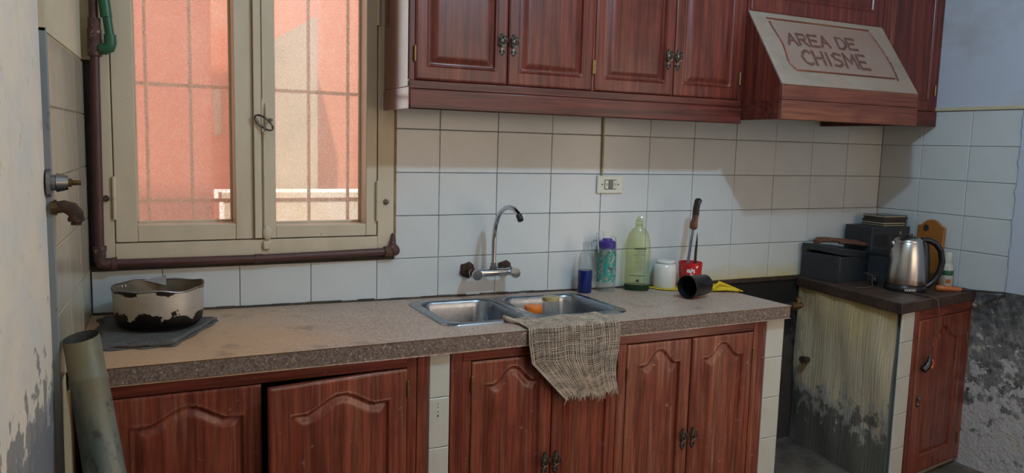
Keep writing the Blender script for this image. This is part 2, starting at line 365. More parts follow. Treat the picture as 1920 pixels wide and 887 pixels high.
TILE = {}
def tile_mesh(w, h, m):
    """flat tile with a small cushion edge, lying in local x-z, front face towards -y"""
    key = (round(w, 4), round(h, 4), m)
    if key in TILE: return TILE[key]
    e = .0022; g = .0009
    o = [(0 + g, 0 + g), (w - g, 0 + g), (w - g, h - g), (0 + g, h - g)]
    i_ = [(g + e, g + e), (w - g - e, g + e), (w - g - e, h - g - e), (g + e, h - g - e)]
    vs = [(x, .006, z) for x, z in o] + [(x, .0016, z) for x, z in o] + [(x, 0, z) for x, z in i_]
    fs = [(0, 1, 5, 4), (1, 2, 6, 5), (2, 3, 7, 6), (3, 0, 4, 7), (4, 5, 9, 8), (5, 6, 10, 9), (6, 7, 11, 10), (7, 4, 8, 11), (8, 9, 10, 11)]
    me = bpy.data.meshes.new('tile'); me.from_pydata(vs, [], fs); me.update(); me.materials.append(MATS[m])
    TILE[key] = me
    return me
def tile(parent, w, h, m, loc, rz=0):
    o = bpy.data.objects.new('tile', tile_mesh(w, h, m)); COL.objects.link(o); o.parent = parent
    o.location = (loc[0] + 0, loc[1] + random.uniform(-.0006, .0006), loc[2]); o.rotation_euler = (random.uniform(-.0035, .0035), 0, rz + random.uniform(-.003, .003))
    return o
ROWS = [1.495, 1.345, 1.195, 1.045, .895]
for r_, z0 in enumerate(ROWS):
    for i in range(-5, 10):
        x0, x1 = i * .225, (i + 1) * .225; z1 = z0 + .15; zz = z0
        x0 = max(x0, -1.092); x1 = 2.2545 if i == 9 else x1
        if r_ == 4 and x1 < 1.15: zz = z0 - .005
        if z1 > WZ0 + .03:
            if x1 < WX1: continue
            if x0 < WX1: x0 = WX1 + .002
        if r_ == 4:
            zz = .880 if x1 <= 1.2 else .890
        tile(wall_back, x1 - x0, z1 - zz, 'tile_greasy' if (r_ == 4 and x0 > .9) else 'tile_white', (x0, 0, zz))
# brown line where the tiles end above the cooker gap
MB().box(1.20, 1.78, -.004, .006, .874, .8905).build('grimy_edge', 'grime', wall_back)

# right wall
wall_right = struct(MB().box(2.2585, 2.46, -2.25, .17, 0, 2.75).box(2.2585, 2.46, -3.95, -3.25, 0, 2.75).box(2.2585, 2.46, -3.25, -2.25, 2.12, 2.75).build('wall_right', 'plaster_grey'))  # gap near the rear end is added for the fill light
MB().box(2.2520, 2.2590, -2.25, .004, 1.662, 2.75).build('plaster_coat', 'plaster_blue', wall_right)
b = MB().box(2.2470, 2.2590, -2.25, -.652, .0, 1.662)
b.build('plaster_edge', 'plaster_blue', wall_right)
MB().grid(lambda u, v: (2.2440 - .0012 * math.sin(u * 140) * math.sin(v * 31) - .0010 * math.sin(u * 231 + v * 53), -.47 - u * 1.78, v * (.880 if u < .10 else .900)), 120, 40).build('peeling_plaster', 'plaster_peeled', wall_right, smooth=60)
MB().grid(lambda u, v: (2.2490 - .002 * math.sin(u * 30), -.648 - u * .020 + .004 * math.sin(v * 37) + .003 * math.sin(v * 83), .88 + v * .785), 4, 60).build('plaster_ridge', 'plaster_blue', wall_right, smooth=60, solid=.004)
for z0 in ROWS:
    z1 = z0 + .15; zz = .882 if z0 < .9 else z0
    for y0, y1 in ((.0005, -.2102), (-.2102, -.4352), (-.4352, -.646)):
        o = tile(wall_right, y0 - y1, z1 - zz, 'tile_white', (2.2535, y0, zz), -PI / 2)
        o.location = (2.2530, y0, zz)
MB().box(2.2450, 2.2590, -.652, -.0, 1.646, 1.662).build('tile_edge_strip', 'plaster_cream', wall_right, bevel=.003)

# left wall: slightly splayed, tiles on a raised panel
LA = .0620                                  # x = -1.094 + LA * y
ang = math.atan(LA)
wall_left = struct(MB().hexa([(-1.34, -3.75, 0), (-1.106 - LA * 3.75, -3.75, 0), (-1.106, .01, 0), (-1.34, .01, 0)],
                             [(-1.34, -3.75, 2.75), (-1.106 - LA * 3.75, -3.75, 2.75), (-1.106, .01, 2.75), (-1.34, .01, 2.75)]).build('wall_left', 'plaster_left'))
def lx(y, d=0): return -1.094 + LA * y + d
MB().hexa([(lx(-.664, -.016), -.664, 0), (lx(-.664, -.004), -.664, 0), (lx(.004, -.004), .004, 0), (lx(.004, -.016), .004, 0)],
          [(lx(-.664, -.016), -.664, 1.662), (lx(-.664, -.004), -.664, 1.662), (lx(.004, -.004), .004, 1.662), (lx(.004, -.016), .004, 1.662)]).build('tile_bed', 'grout_light', wall_left)
MB().hexa([(lx(-.674, -.016), -.674, 0), (lx(-.674, .001), -.674, 0), (lx(-.6635, .001), -.6635, 0), (lx(-.6635, -.016), -.6635, 0)],
          [(lx(-.674, -.016), -.674, 1.668), (lx(-.674, .001), -.674, 1.668), (lx(-.6635, .001), -.6635, 1.668), (lx(-.6635, -.016), -.6635, 1.668)]).build('painted_edge', 'blue_paint', wall_left, bevel=.002)
MB().hexa([(lx(-.674, -.016), -.674, 1.66), (lx(-.674, -.001), -.674, 1.66), (lx(.004, -.001), .004, 1.66), (lx(.004, -.016), .004, 1.66)],
          [(lx(-.674, -.016), -.674, 2.75), (lx(-.674, -.002), -.674, 2.75), (lx(.004, -.002), .004, 2.75), (lx(.004, -.016), .004, 2.75)]).build('plaster_coat', 'plaster_cream', wall_left)
for z0 in (1.505, 1.355, 1.205, 1.055, .905):
    for y0, y1 in ((0, -.215), (-.215, -.440), (-.440, -.6635)):
        o = bpy.data.objects.new('tile', tile_mesh(y0 - y1, .15, 'tile_beige')); COL.objects.link(o); o.parent = wall_left
        # front face looks towards +x: local x runs from the near end to the corner
        o.location = (lx(y1), y1, z0); o.rotation_euler = (random.uniform(-.003, .003), 0, PI / 2 - ang)

# unseen rear wall with an opening added for the fill light, floor, ceiling
struct(MB().box(-1.6, 2.46, -3.95, -3.75, 0, 1.05).box(-1.6, 2.46, -3.95, -3.75, 2.45, 2.75).box(-1.6, .45, -3.95, -3.75, 1.05, 2.45).box(2.15, 2.46, -3.95, -3.75, 1.05, 2.45).build('wall_rear', 'room_wall'))
struct(MB().grid(lambda u, v: (2.42 + .012 * math.sin(v * 50), -3.25 + v, .0 + 2.12 * u), 2, 60).build('right_fill_screen', 'fill_screen', smooth=80))  # unseen warm sheet added behind the right-hand fill light
struct(MB().grid(lambda u, v: (.45 + 1.70 * u, -3.86 + .012 * math.sin(u * 60), 1.05 + 1.40 * v), 60, 2).build('rear_fill_screen', 'fill_screen', smooth=80))  # unseen sheet added in the rear opening to warm the sky light
struct(MB().box(-1.6, 2.46, -3.95, .17, -.10, 0).build('floor', 'floor_cement'))
struct(MB().box(-1.6, 2.46, -3.95, .17, 2.75, 2.85).build('ceiling', 'ceiling_white'))
# raised cement step under the units
struct(MB().hexa([(-1.10, -.50, 0), (1.15, -.50, 0), (1.15, .004, 0), (-1.10, .004, 0)], [(-1.10, -.50, .118), (1.15, -.50, .118), (1.15, .004, .118), (-1.10, .004, .118)])
       .hexa([(1.15, -.72, 0), (2.252, -.72, 0), (2.252, .004, 0), (1.15, .004, 0)], [(1.15, -.72, .118), (2.252, -.72, .118), (2.252, .004, .118), (1.15, .004, .118)]).build('trim_1', 'floor_cement'))

# ------------------------------------------------------------------ window
win = bpy.data.objects.new('window_1', None); COL.objects.link(win); struct(win)
win['label'] = 'cream painted two-leaf wooden window with textured glass above the worktop'
FP = 'frame_paint'
for nm, bx in (('frame_jamb', (WX0, -1.026, -.003, .10, WZ0, WZ1)), ('frame_jamb', (-.224, WX1, -.003, .10, WZ0, WZ1)), ('frame_sill', (-1.026, -.224, -.004, .10, WZ0, 1.127)), ('frame_head', (-1.026, -.224, -.003, .10, 2.30, WZ1))):
    MB().box(*bx).build(nm, FP, win, bevel=.002)
MB().box(-1.030, -1.008, .0965, .112, 1.127, 2.30).build('stop', FP, win)
MB().box(-.242, -.220, .0965, .112, 1.127, 2.30).build('stop', FP, win)
MB().box(WX1 - .001, WX1 + .007, -.005, .004, WZ0, 1.662).build('worn_edge_strip', 'frame_edge', win, bevel=.001)
def sash(x0, x1, gx0, gx1, zb, gz):
    st = bpy.data.objects.new('sash', None); COL.objects.link(st); st.parent = win
    y0, y1, zt = .000, .094, 2.295
    MB().box(x0, gx0, y0, y1, zb, zt).build('stile', FP, st, bevel=.0025)
    MB().box(gx1, x1, y0, y1, zb, zt).build('stile', FP, st, bevel=.0025)
    MB().box(gx0, gx1, y0 + .0005, y1, zb, gz).build('rail', FP, st, bevel=.0025)
    MB().box(gx0, gx1, y0 + .0005, y1, 2.23, zt).build('rail', FP, st, bevel=.0025)
    # glazing bead, slightly set back
    bd = MB(); w = .007
    bd.box(gx0 - .001, gx0 + w, .068, .080, gz, 2.23).box(gx1 - w, gx1 + .001, .068, .080, gz, 2.23).box(gx0, gx1, .068, .080, gz - .001, gz + w)
    bd.build('glazing_bead', FP, st, bevel=.002)
    MB().box(gx0 - .004, gx1 + .004, .081, .085, gz - .004, 2.235).build('glass_pane', 'obscure_glass', st)
    return st
sl = sash(-1.0235, -.6285, -.964, -.684, 1.130, 1.180)
sr = sash(-.6215, -.2265, -.560, -.264, 1.130, 1.170)
# astragal strips on the meeting stile of the right leaf
MB().box(-.628, -.606, -.012, .001, 1.132, 2.295).build('meeting_strip', FP, sr, bevel=.002)
MB().box(-.601, -.592, -.005, .001, 1.132, 2.295).build('meeting_strip', FP, sr, bevel=.002)
# espagnolette: plate with a ring pull, bottom bolt and keeper
b = MB().prism([(math.cos(t) * .0135, (.052 if math.sin(t) > 0 else -.052) + math.sin(t) * .0135) for t in [2 * PI * k / 24 for k in range(24)]], lambda p, s_: (-.590 + p[0], -.0005 - .005 * (1 - s_), 1.512 + p[1]))
b.tube([(-.590, -.004, 1.560), (-.590, -.010, 1.540), (-.590, -.010, 1.490), (-.590, -.004, 1.470)], .004, 8)
b.build('latch_plate', FP, sr, smooth=40)
b = MB().tube([(-.600 + .024 * math.cos(t) - .008 * math.sin(t), -.030 - .012 * math.cos(t), 1.498 + .021 * math.sin(t) - .010 * math.cos(t)) for t in [2 * PI * k / 28 for k in range(28)]], .0032, 8, closed=True)
b.cyl((-.578, -.004, 1.508), (-.578, -.036, 1.508), .005, seg=10)
b.build('latch_ring', 'iron_old', sr, smooth=50)
b = MB().tube([(-.596, -.003, 1.132), (-.596, -.006, 1.47)], .0045, 8); b.build('bolt_rod', FP, sr, smooth=50)
b = MB().sphere((-.590, -.008, 1.149), .016, 14, 8, (1, .55, 1.5)); b.build('bolt_case', FP, sr, smooth=60)
b = MB().box(-.604, -.580, -.014, -.002, 1.094, 1.122); b.build('bolt_keeper', FP, sr, bevel=.005)
def knuckle(x, z0, z1, par):
    zm = (z0 + z1) / 2
    b = MB().cyl((x, -.006, z0), (x, -.006, zm - .001), .0065, seg=12).cyl((x, -.006, zm + .001), (x, -.006, z1), .0065, seg=12).cyl((x, -.006, z0), (x, -.006, z1), .0045, seg=10).sphere((x, -.006, z1), .0055, 10, 6)
    return b.build('hinge', FP, par, smooth=50)
knuckle(-1.0250, 1.200, 1.322, sl); knuckle(-.2255, 1.180, 1.312, sr); knuckle(-.2255, 1.83, 1.96, sr)
for x, z in ((-1.046, 1.262), (-.195, 1.245)):
    MB().cyl((x, -.002, z), (x, -.009, z), .010, .009, 14).cyl((x, -.008, z), (x, -.013, z), .005, seg=6).build('frame_bolt', 'iron_old', win, smooth=40)

# grille outside
gr = thing('window_grille', 'thin tan metal bars crossing outside the window glass', 'grille', (-.62, .12, 1.08))
GO = (-.62, .12, 1.08)
def gpart(b, nm, m='bars', **k):
    b.v = [(x - GO[0], y - GO[1], z - GO[2]) for x, y, z in b.v]; return b.build(nm, m, gr, **k)
for x in (-.928, -.799, -.675, -.552, -.426, -.291):
    gpart(MB().box(x - .005, x + .005, .136, .146, 1.075, 2.355), 'bar', bevel=.001)
for z in (1.243, 1.610, 1.985):
    gpart(MB().box(WX0 + .001, WX1 - .001,   .1465, .1525, z - .006, z + .006), 'cross_bar', bevel=.001)

# outside: salmon neighbour wall, pale return wall, grey pier, white ledge, ground
struct(MB().box(-3.0, -.665, .85, .91, -.2, 3.1).build('wall_yard', 'salmon_wall'))
wo = struct(MB().box(-.625, 3.2, 1.50, 1.70, -.2, 3.1).build('wall_outside', 'pale_salmon'))
MB().box(-.63, -.44, 1.47, 1.50, -.2, 3.1).build('pale_strip', 'pale_wall', wo)
MB().box(-.598, -.566, 1.455, 1.471, 1.46, 1.70).build('grey_patch', 'pillar_grey', wo)
pier = MB().prism([(-.36, 0), (-.155, 0), (-.155, 2.13), (-.36, 2.00)], lambda p, s_: (p[0], 1.22 + .2 * s_, p[1] - .1)).build('garden_pier', 'pillar_grey')
tag(pier, 'grey plaster pier with sloping top seen through the right window pane', 'pier')
lg = thing('garden_ledge', 'bright white low wall seen through the bottom of the window', 'low wall', (0, 1.0, -.1))
MB().box(-.62, .9, -.08, .08, 0, 1.28).build('wall_body', 'ledge_white', lg, bevel=.004)
MB().box(-.64, .92, -.085, .10, 1.28, 1.32).build('coping', 'ledge_white', lg, bevel=.004)
struct(MB().box(-4.2, 3.2, .17, 1.70, -.3, -.1).build('ground_outside', 'ledge_white'))

# ------------------------------------------------------------------ pipes around the window
pp = thing('supply_pipe', 'brown painted pipe running down beside and along under the window', 'pipe', (-1.065, -.026, 1.07))
PO = (-1.065, -.026, 1.07)
def ppart(b, nm, m, par=pp, O=PO, **k):
    b.v = [(x - O[0], y - O[1], z - O[2]) for x, y, z in b.v]; return b.build(nm, m, par, **k)
ppart(MB().tube([(-1.060, -.030, 2.74), (-1.0615, -.028, 1.72), (-1.0665, -.026, 1.10)], .0125, 14), 'down_pipe', 'pipe_brown', smooth=50)
ppart(MB().tube([(-1.050, -.026, 1.0715), (-.62, -.022, 1.0690), (-.182, -.020, 1.0760)], .0125, 14), 'cross_pipe', 'pipe_brown', smooth=50)
b = MB().tube([(-1.0665, -.026, 1.120), (-1.0668, -.026, 1.085), (-1.064, -.026, 1.074), (-1.052, -.026, 1.0712), (-1.030, -.026, 1.0712)], .0165, 14)
b.tube([(-1.0665, -.026, 1.124), (-1.0665, -.026, 1.110)], .0190, 14).tube([(-1.036, -.026, 1.0712), (-1.022, -.026, 1.0712)], .0190, 14)
ppart(b, 'elbow', 'pipe_joint', smooth=50)
b = MB().tube([(-.205, -.020, 1.0755), (-.178, -.020, 1.0765), (-.166, -.014, 1.0765), (-.160, .010, 1.0765)], .0180, 14).sphere((-.172, -.022, 1.080), .0205, 14, 8)
b.tube([(-.176, -.020, 1.085), (-.172, -.014, 1.112), (-.170, -.006, 1.135)], [.014, .009, .005], 10)
ppart(b, 'wall_elbow', 'pipe_joint', smooth=60)
ppart(MB().tube([(-.62 - .012, -.022, 1.0690), (-.62 + .012, -.022, 1.0690)], .0145, 14), 'coupling', 'pipe_brown', smooth=50)
b = MB().tube([(-1.0605, -.030, 1.775), (-1.061, -.029, 1.740)], .0165, 14).tube([(-1.061, -.029, 1.745), (-1.0615, -.029, 1.670)], .0185, 14).tube([(-1.0615, -.029, 1.690), (-1.040, -.036, 1.690)], .0165, 14)
ppart(b, 'tee', 'pipe_joint', smooth=50)
gp = thing('green_pipe', 'green plastic water pipe with elbow at the window top left', 'pipe', (-1.03, -.042, 1.69))
GOO = (-1.03, -.042, 1.69)
ppart(MB().tube([(-1.046, -.036, 1.690), (-1.034, -.040, 1.690), (-1.024, -.043, 1.694), (-1.0205, -.044, 1.706), (-1.021, -.044, 1.730)], .0165, 16), 'elbow', 'pipe_green', gp, GOO, smooth=50)
ppart(MB().tube([(-1.021, -.044, 1.720), (-1.031, -.044, 1.815)], .0120, 16), 'pipe', 'pipe_green', gp, GOO, smooth=50)
ppart(MB().tube([(-1.029, -.044, 1.778), (-1.0335, -.044, 1.824)], .0155, 16), 'coupling', 'pipe_green', gp, GOO, smooth=50)
ppart(MB().tube([(-1.0337, -.044, 1.828), (-1.0345, -.044, 1.846), (-1.045, -.044, 2.70)], .0145, 16), 'riser', 'pipe_green', gp, GOO, smooth=50)

# valve and elbow on the left wall edge
vy = -.668
vx = lx(vy)
vv = thing('wall_valve', 'chrome stop valve without knob on the left wall', 'valve', (vx - .006, vy, 1.345))
MB().tube([(-.004, 0, 0), (.004, 0, 0)], .030, 24).build('escutcheon', 'chrome_dull', vv, smooth=40)
MB().tube([(.003, 0, 0), (.012, 0, 0), (.014, 0, 0), (.030, 0, 0), (.036, 0, 0)], [.017, .017, .0205, .0165, .015], 18).build('bonnet', 'chrome_dull', vv, smooth=30)
MB().tube([(.035, 0, 0), (.042, 0, 0), (.043, 0, 0), (.060, 0, 0)], [.009, .009, .0058, .0052], 12).build('spindle', 'brass_dirty', vv, smooth=30)
ev = thing('tap_elbow', 'rusty threaded elbow spout under the chrome valve', 'pipe fitting', (vx - .004, vy, 1.292))
MB().tube([(.0, 0, 0), (.011, 0, 0)], .0165, 8).build('collar', 'brass_dirty', ev, smooth=30)
MB().tube([(.008, 0, 0), (.024, 0, .002), (.038, -.001, -.003), (.046, -.001, -.014), (.046, -.001, -.026)], [.0125, .0135, .0155, .0155, .0150], 14).build('bend', 'rust', ev, smooth=50)
MB().tube([(.046, -.001, -.022), (.046, -.001, -.030), (.046, -.001, -.031), (.046, -.001, -.038)], [.0165, .0165, .0105, .0105], 8).build('outlet', 'rust', ev, smooth=30)

# ------------------------------------------------------------------ doors (raised panels as real relief)
def smooth01(t): t = np.clip(t, 0, 1); return t * t * (3 - 2 * t)
def relief(d, wide=.026):
    """height of the front (out = +) against signed distance d (inside the panel > 0)"""
    h = np.zeros_like(d)
    m = (d > -.010) & (d <= 0); h[m] = .0022 * np.sin((d[m] + .010) / .010 * PI) - .0065 * smooth01((d[m] + .005) / .005)
    m = d > 0; h[m] = -.0065 + .0085 * smooth01(d[m] / wide)
    return h
def door(parent, name, w, h, t, loc, rz, hinge, arch=0, mx=.055, mb=.062, mt=.055, m='wood_v', mp='wood_v', step=.004, handle=None, hinges=(), shape=None, groove=None):
    """local frame: x 0..w, z 0..h, front towards -y at y=-t. hinge 'l'/'r' sets the local origin at that edge"""
    nx, nz = max(8, round(w / step)), max(8, round(h / step))
    X, Z = np.meshgrid(np.linspace(0, w, nx + 1), np.linspace(0, h, nz + 1))
    if shape is None:
        c, hw = w / 2, w / 2 - mx
        s_ = np.abs(X - c) / hw
        bump = np.where(s_ < .80, .5 * (1 + np.cos(PI * np.clip(s_ / .80, 0, 1))), 0)
        zt = h - mt - arch * (1 - bump)
        slope = np.where(s_ < .80, arch * .5 * PI / (.80 * hw) * np.sin(PI * np.clip(s_ / .80, 0, 1)), 0)
        D = np.minimum.reduce([X - mx, w - mx - X, Z - mb, (zt - Z) / np.sqrt(1 + slope ** 2)])
    else: D = shape(X, Z)
    H = relief(D)
    e = np.minimum.reduce([X, w - X, Z, h - Z]); H = H - .003 * (1 - smooth01(e / .004))
    ox = 0 if hinge == 'l' else w
    V = np.stack([X - ox, -t - H, Z], -1).reshape(-1, 3)
    idx = np.arange((nx + 1) * (nz + 1)).reshape(nz + 1, nx + 1)
    Q = np.stack([idx[:-1, :-1], idx[:-1, 1:], idx[1:, 1:], idx[1:, :-1]], -1).reshape(-1, 4)
    Dc = ((D[:-1, :-1] + D[1:, 1:]) / 2).reshape(-1)
    def sub(sel):
        q = Q[sel]; u, inv = np.unique(q, return_inverse=True)
        return V[u].tolist(), inv.reshape(-1, 4).tolist()
    vs, fs = sub(Dc <= -.010); b = MB().add(vs, [tuple(f) for f in fs])
    x0, x1 = -ox, w - ox
    b.add([(x0, -t + .003, 0), (x1, -t + .003, 0), (x1, 0, 0), (x0, 0, 0), (x0, -t + .003, h), (x1, -t + .003, h), (x1, 0, h), (x0, 0, h)],
          [(0, 3, 2, 1), (4, 5, 6, 7), (1, 2, 6, 5), (2, 3, 7, 6), (3, 0, 4, 7)])
    o = b.build(name, m, parent, smooth=50); o.location = loc; o.rotation_euler = (0, 0, rz)
    if groove:
        vs, fs = sub((Dc > -.010) & (Dc <= .006)); MB().add(vs, [tuple(f) for f in fs]).build('panel_groove', groove, o, smooth=60)
    vs, fs = sub(Dc > (.006 if groove else -.010)); MB().add(vs, [tuple(f) for f in fs]).build('door_panel', mp, o, smooth=60)
    if handle: make_handle(o, handle[0] - ox, -t, handle[1])
    for hx, hz in hinges:
        b = MB().cyl((hx - ox, -t - .001, hz - .021), (hx - ox, -t - .001, hz + .021), .0042, seg=10)
        b.sphere((hx - ox, -t - .001, hz + .022), .0036, 8, 6).sphere((hx - ox, -t - .001, hz - .022), .0036, 8, 6).cyl((hx - ox, -t - .001, hz - .001), (hx - ox, -t - .001, hz + .001), .0047, seg=10)
        b.build('hinge', 'brass', o, smooth=50)
    return o
HANDLE = {}
def make_handle(par, x, y, z):
    if 'plate' not in HANDLE:
        b = MB()
        out = []
        prof = [(.000, .036), (.004, .035), (.006, .031), (.005, .027), (.008, .024), (.0105, .019), (.011, .010), (.0095, .000), (.007, -.008), (.0055, -.015), (.009, -.019), (.011, -.023), (.009, -.027), (.005, -.029), (.006, -.033), (.003, -.037), (.000, -.038)]
        pts = prof + [(-a_, c_) for a_, c_ in prof[-2:0:-1]]
        pts = pts[::-1]
        b.prism(pts, lambda p, s_: (p[0], .0008 - .0035 * (1 - s_), p[1]))
        b.sphere((0, -.0045, .026), .0060, 10, 8).sphere((0, -.003, .010), .0085, 12, 8, (1, .6, 1.1)).sphere((-.006, -.003, -.023), .0036, 8, 6).sphere((.006, -.003, -.023), .0036, 8, 6).sphere((0, -.003, -.032), .0034, 8, 6)
        b.tube([(.0125 * math.sin(t), -.0105 - .002 * math.cos(t), .009 - .0165 * -math.cos(t)) for t in [2 * PI * k / 22 for k in range(22)]], .0024, 7, closed=True)
        HANDLE['plate'] = b.build('handle', 'iron_old', par, smooth=45); HANDLE['plate'].location = (x, y, z)
    else:
        copy_obj(HANDLE['plate'], par, (x, y, z))

# ------------------------------------------------------------------ lower cabinets
FY = -.535
def rail(par, nm, x0, x1, z0, z1, m='wood_h', y0=FY, y1=FY + .022, bevel=.002):
    return MB().box(x0, x1, y0, y1, z0, z1).build(nm, m, par, bevel=bevel)
cl = thing('base_cabinet', 'low wooden cabinet under the pot, its right door hanging ajar', 'cabinet')
b = MB().box(-1.075, -1.058, -.515, -.005, .12, .850).box(-.247, -.2305, -.515, -.005, .12, .850).box(-1.058, -.247, -.515, -.005, .12, .138).box(-1.058, -.247, -.02, -.005, .138, .85)
b.build('carcass', 'wood_inside', cl)
rail(cl, 'top_rail', -1.075, -.296, .8165, .8535); rail(cl, 'bottom_rail', -1.075, -.296, .12, .166)
rail(cl, 'stile', -1.085, -1.049, .166, .8165, 'wood_v'); rail(cl, 'stile', -.2955, -.2665, .12, .8535, 'wood_v'); rail(cl, 'stile', -.2655, -.2305, .12, .8535, 'wood_v', y0=FY - .002)
door(cl, 'door', .353, .644, .020, (-1.0465, FY + .018, .170), 0, 'l', arch=.040, mx=.050, mt=.040, mb=.07)
door(cl, 'door', .388, .644, .020, (-.2985, FY + .016, .170), math.radians(7.2), 'r', arch=.042, mx=.060, mt=.045, mb=.07, hinges=((.390, .585), (.390, .06)))

def pillar(name, label, x0, x1, zs, par_dark):
    p = thing(name, label, 'pillar')
    MB().box(x0 + .001, x1 - .001, FY + .006, -.004, .12, .852).build('core', 'plaster_grey', p)
    for z0, z1 in zip(zs[1:], zs[:-1]):
        o = bpy.data.objects.new('tile', tile_mesh(x1 - x0 - .002, z1 - z0, 'tile_front')); COL.objects.link(o); o.parent = p; o.location = (x0 + .001, FY, z0)
    return p
p1 = pillar('tiled_pillar', 'narrow white tiled pillar between the two wooden base cabinets', -.2295, -.1635, [.852, .717, .566, .416, .266, .12], 0)
b = MB()
for z in (.700, .690, .676, .666):
    b.box(-.2015, -.1985, FY - .0012, FY + .0005, z - (.006 if z < .67 else .002), z)
b.build('ink_marks', 'print_dark', p1)
p2 = pillar('tiled_pillar', 'white tiled pillar at the right end of the long worktop', 1.0555, 1.143, [.850, .708, .558, .405, .255, .12], 1)
MB().box(1.143, 1.1465, -.53, -.004, .12, .84).build('grimy_side', 'grime', p2)

cm = thing('sink_cabinet', 'wide worn wooden cabinet with four arched doors under the sink', 'cabinet')
b = MB().box(-.160, -.143, -.515, -.005, .12, .852).box(1.036, 1.053, -.515, -.005, .12, .845).box(-.143, 1.036, -.515, -.005, .12, .138).box(-.143, 1.036, -.02, -.005, .138, .70)
b.build('carcass', 'wood_inside', cm)
rail(cm, 'top_rail', -.1255, .996, .8160, .8530); rail(cm, 'bottom_rail', -.1255, .996, .12, .166)
rail(cm, 'stile', -.1625, -.1265, .12, .8535, 'wood_v', y0=FY - .002); rail(cm, 'stile', -.1255, -.0975, .166, .8160, 'wood_v')
rail(cm, 'stile', .4205, .4545, .166, .8160, 'wood_worn_v'); rail(cm, 'stile', .9965, 1.0535, .12, .8520, 'wood_worn_v', y0=FY - .001)
dz, dh = .170, .642
door(cm, 'door', .272, dh, .020, (-.0950, FY + .018, dz), 0, 'l', arch=.048, mx=.050, mt=.030, mb=.07, handle=(.2525, .292), hinges=((-.001, .575), (-.001, .07)))
door(cm, 'door', .238, dh, .020, (.4185, FY + .018, dz), 0, 'r', arch=.048, mx=.045, mt=.030, mb=.07, handle=(.017, .292), hinges=((.239, .575),))
door(cm, 'door', .262, dh, .020, (.4570, FY + .018, dz), 0, 'l', arch=.048, mx=.052, mt=.030, mb=.07, m='wood_worn_v', mp='wood_worn_v', handle=(.2425, .292), hinges=((-.001, .545), (-.001, .07)))
door(cm, 'door', .270, dh, .020, (.9940, FY + .018, dz), 0, 'r', arch=.048, mx=.052, mt=.030, mb=.07, m='wood_worn_v', mp='wood_worn_v', handle=(.0175, .292), hinges=((.271, .560), (.271, .07)))

# ------------------------------------------------------------------ worktop with the sink cut-out
SX0, SX1, SY0, SY1 = -.128, .512, -.432, -.086
def endx(y): return 1.185 + .075 * y
xs = [lambda y: -1.094 + LA * y + .0015, lambda y: SX0, lambda y: SX1, endx]
ys = [-.556, SY0, SY1, -.0015]
def wp(i, j, top): x = xs[i](ys[j]); return (x, ys[j], zc(x, ys[j]) - (0 if top else .046))
b = MB()
vs = [wp(i, j, 1) for j in range(4) for i in range(4)] + [wp(i, j, 0) for j in range(4) for i in range(4)]
fs = []
for j in range(3):
    for i in range(3):
        if i == 1 and j == 1: continue
        q = (j * 4 + i, j * 4 + i + 1, (j + 1) * 4 + i + 1, (j + 1) * 4 + i)
        fs.append(q); fs.append(tuple(16 + k for k in reversed(q)))
def side(a_, c_): fs.append((c_, a_, 16 + a_, 16 + c_))
for i in range(3): side(i + 1, i); side(12 + i, 12 + i + 1)
for j in range(3): side(j * 4, j * 4 + 4); side(j * 4 + 7, j * 4 + 3)
for a_, c_ in ((5, 6), (6, 10), (10, 9), (9, 5)): side(a_, c_)
b.add(vs, fs)
wt = b.build('worktop', 'terrazzo', bevel=.004)
tag(wt, 'long brown speckled terrazzo worktop with the sink set in', 'worktop')
b = MB()
for i in range(24):
    x0, x1 = -1.126 + i * .0945, -1.126 + (i + 1) * .0945
    b.hexa([(x0, -.5578 - .0008 * random.random(), .8560), (x1, -.5578, .8560), (x1, -.5550, .8560), (x0, -.5550, .8560)], [(x0, -.5576, .8965), (x1, -.5576, .8965), (x1, -.5550, .8965), (x0, -.5550, .8965)])
b.build('front_edge', 'terrazzo_edge', wt)
b = MB()
for i in range(40):
    x0 = -1.09 + i * .057; 
    if x0 > 1.17: break
    hgt = .004 + .004 * random.random()
    b.hexa([(x0, -.008 - .003 * random.random(), zc(x0, 0) - .001), (x0 + .0575, -.009, zc(x0 + .057, 0) - .001), (x0 + .0575, -.0012, zc(x0 + .057, 0) - .001), (x0, -.0012, zc(x0, 0) - .001)],
           [(x0, -.006, zc(x0, 0) + hgt), (x0 + .0575, -.006, zc(x0 + .057, 0) + hgt), (x0 + .0575, -.0012, zc(x0 + .057, 0) + hgt), (x0, -.0012, zc(x0, 0) + hgt)])
b.build('mortar_joint', 'grime', wt)

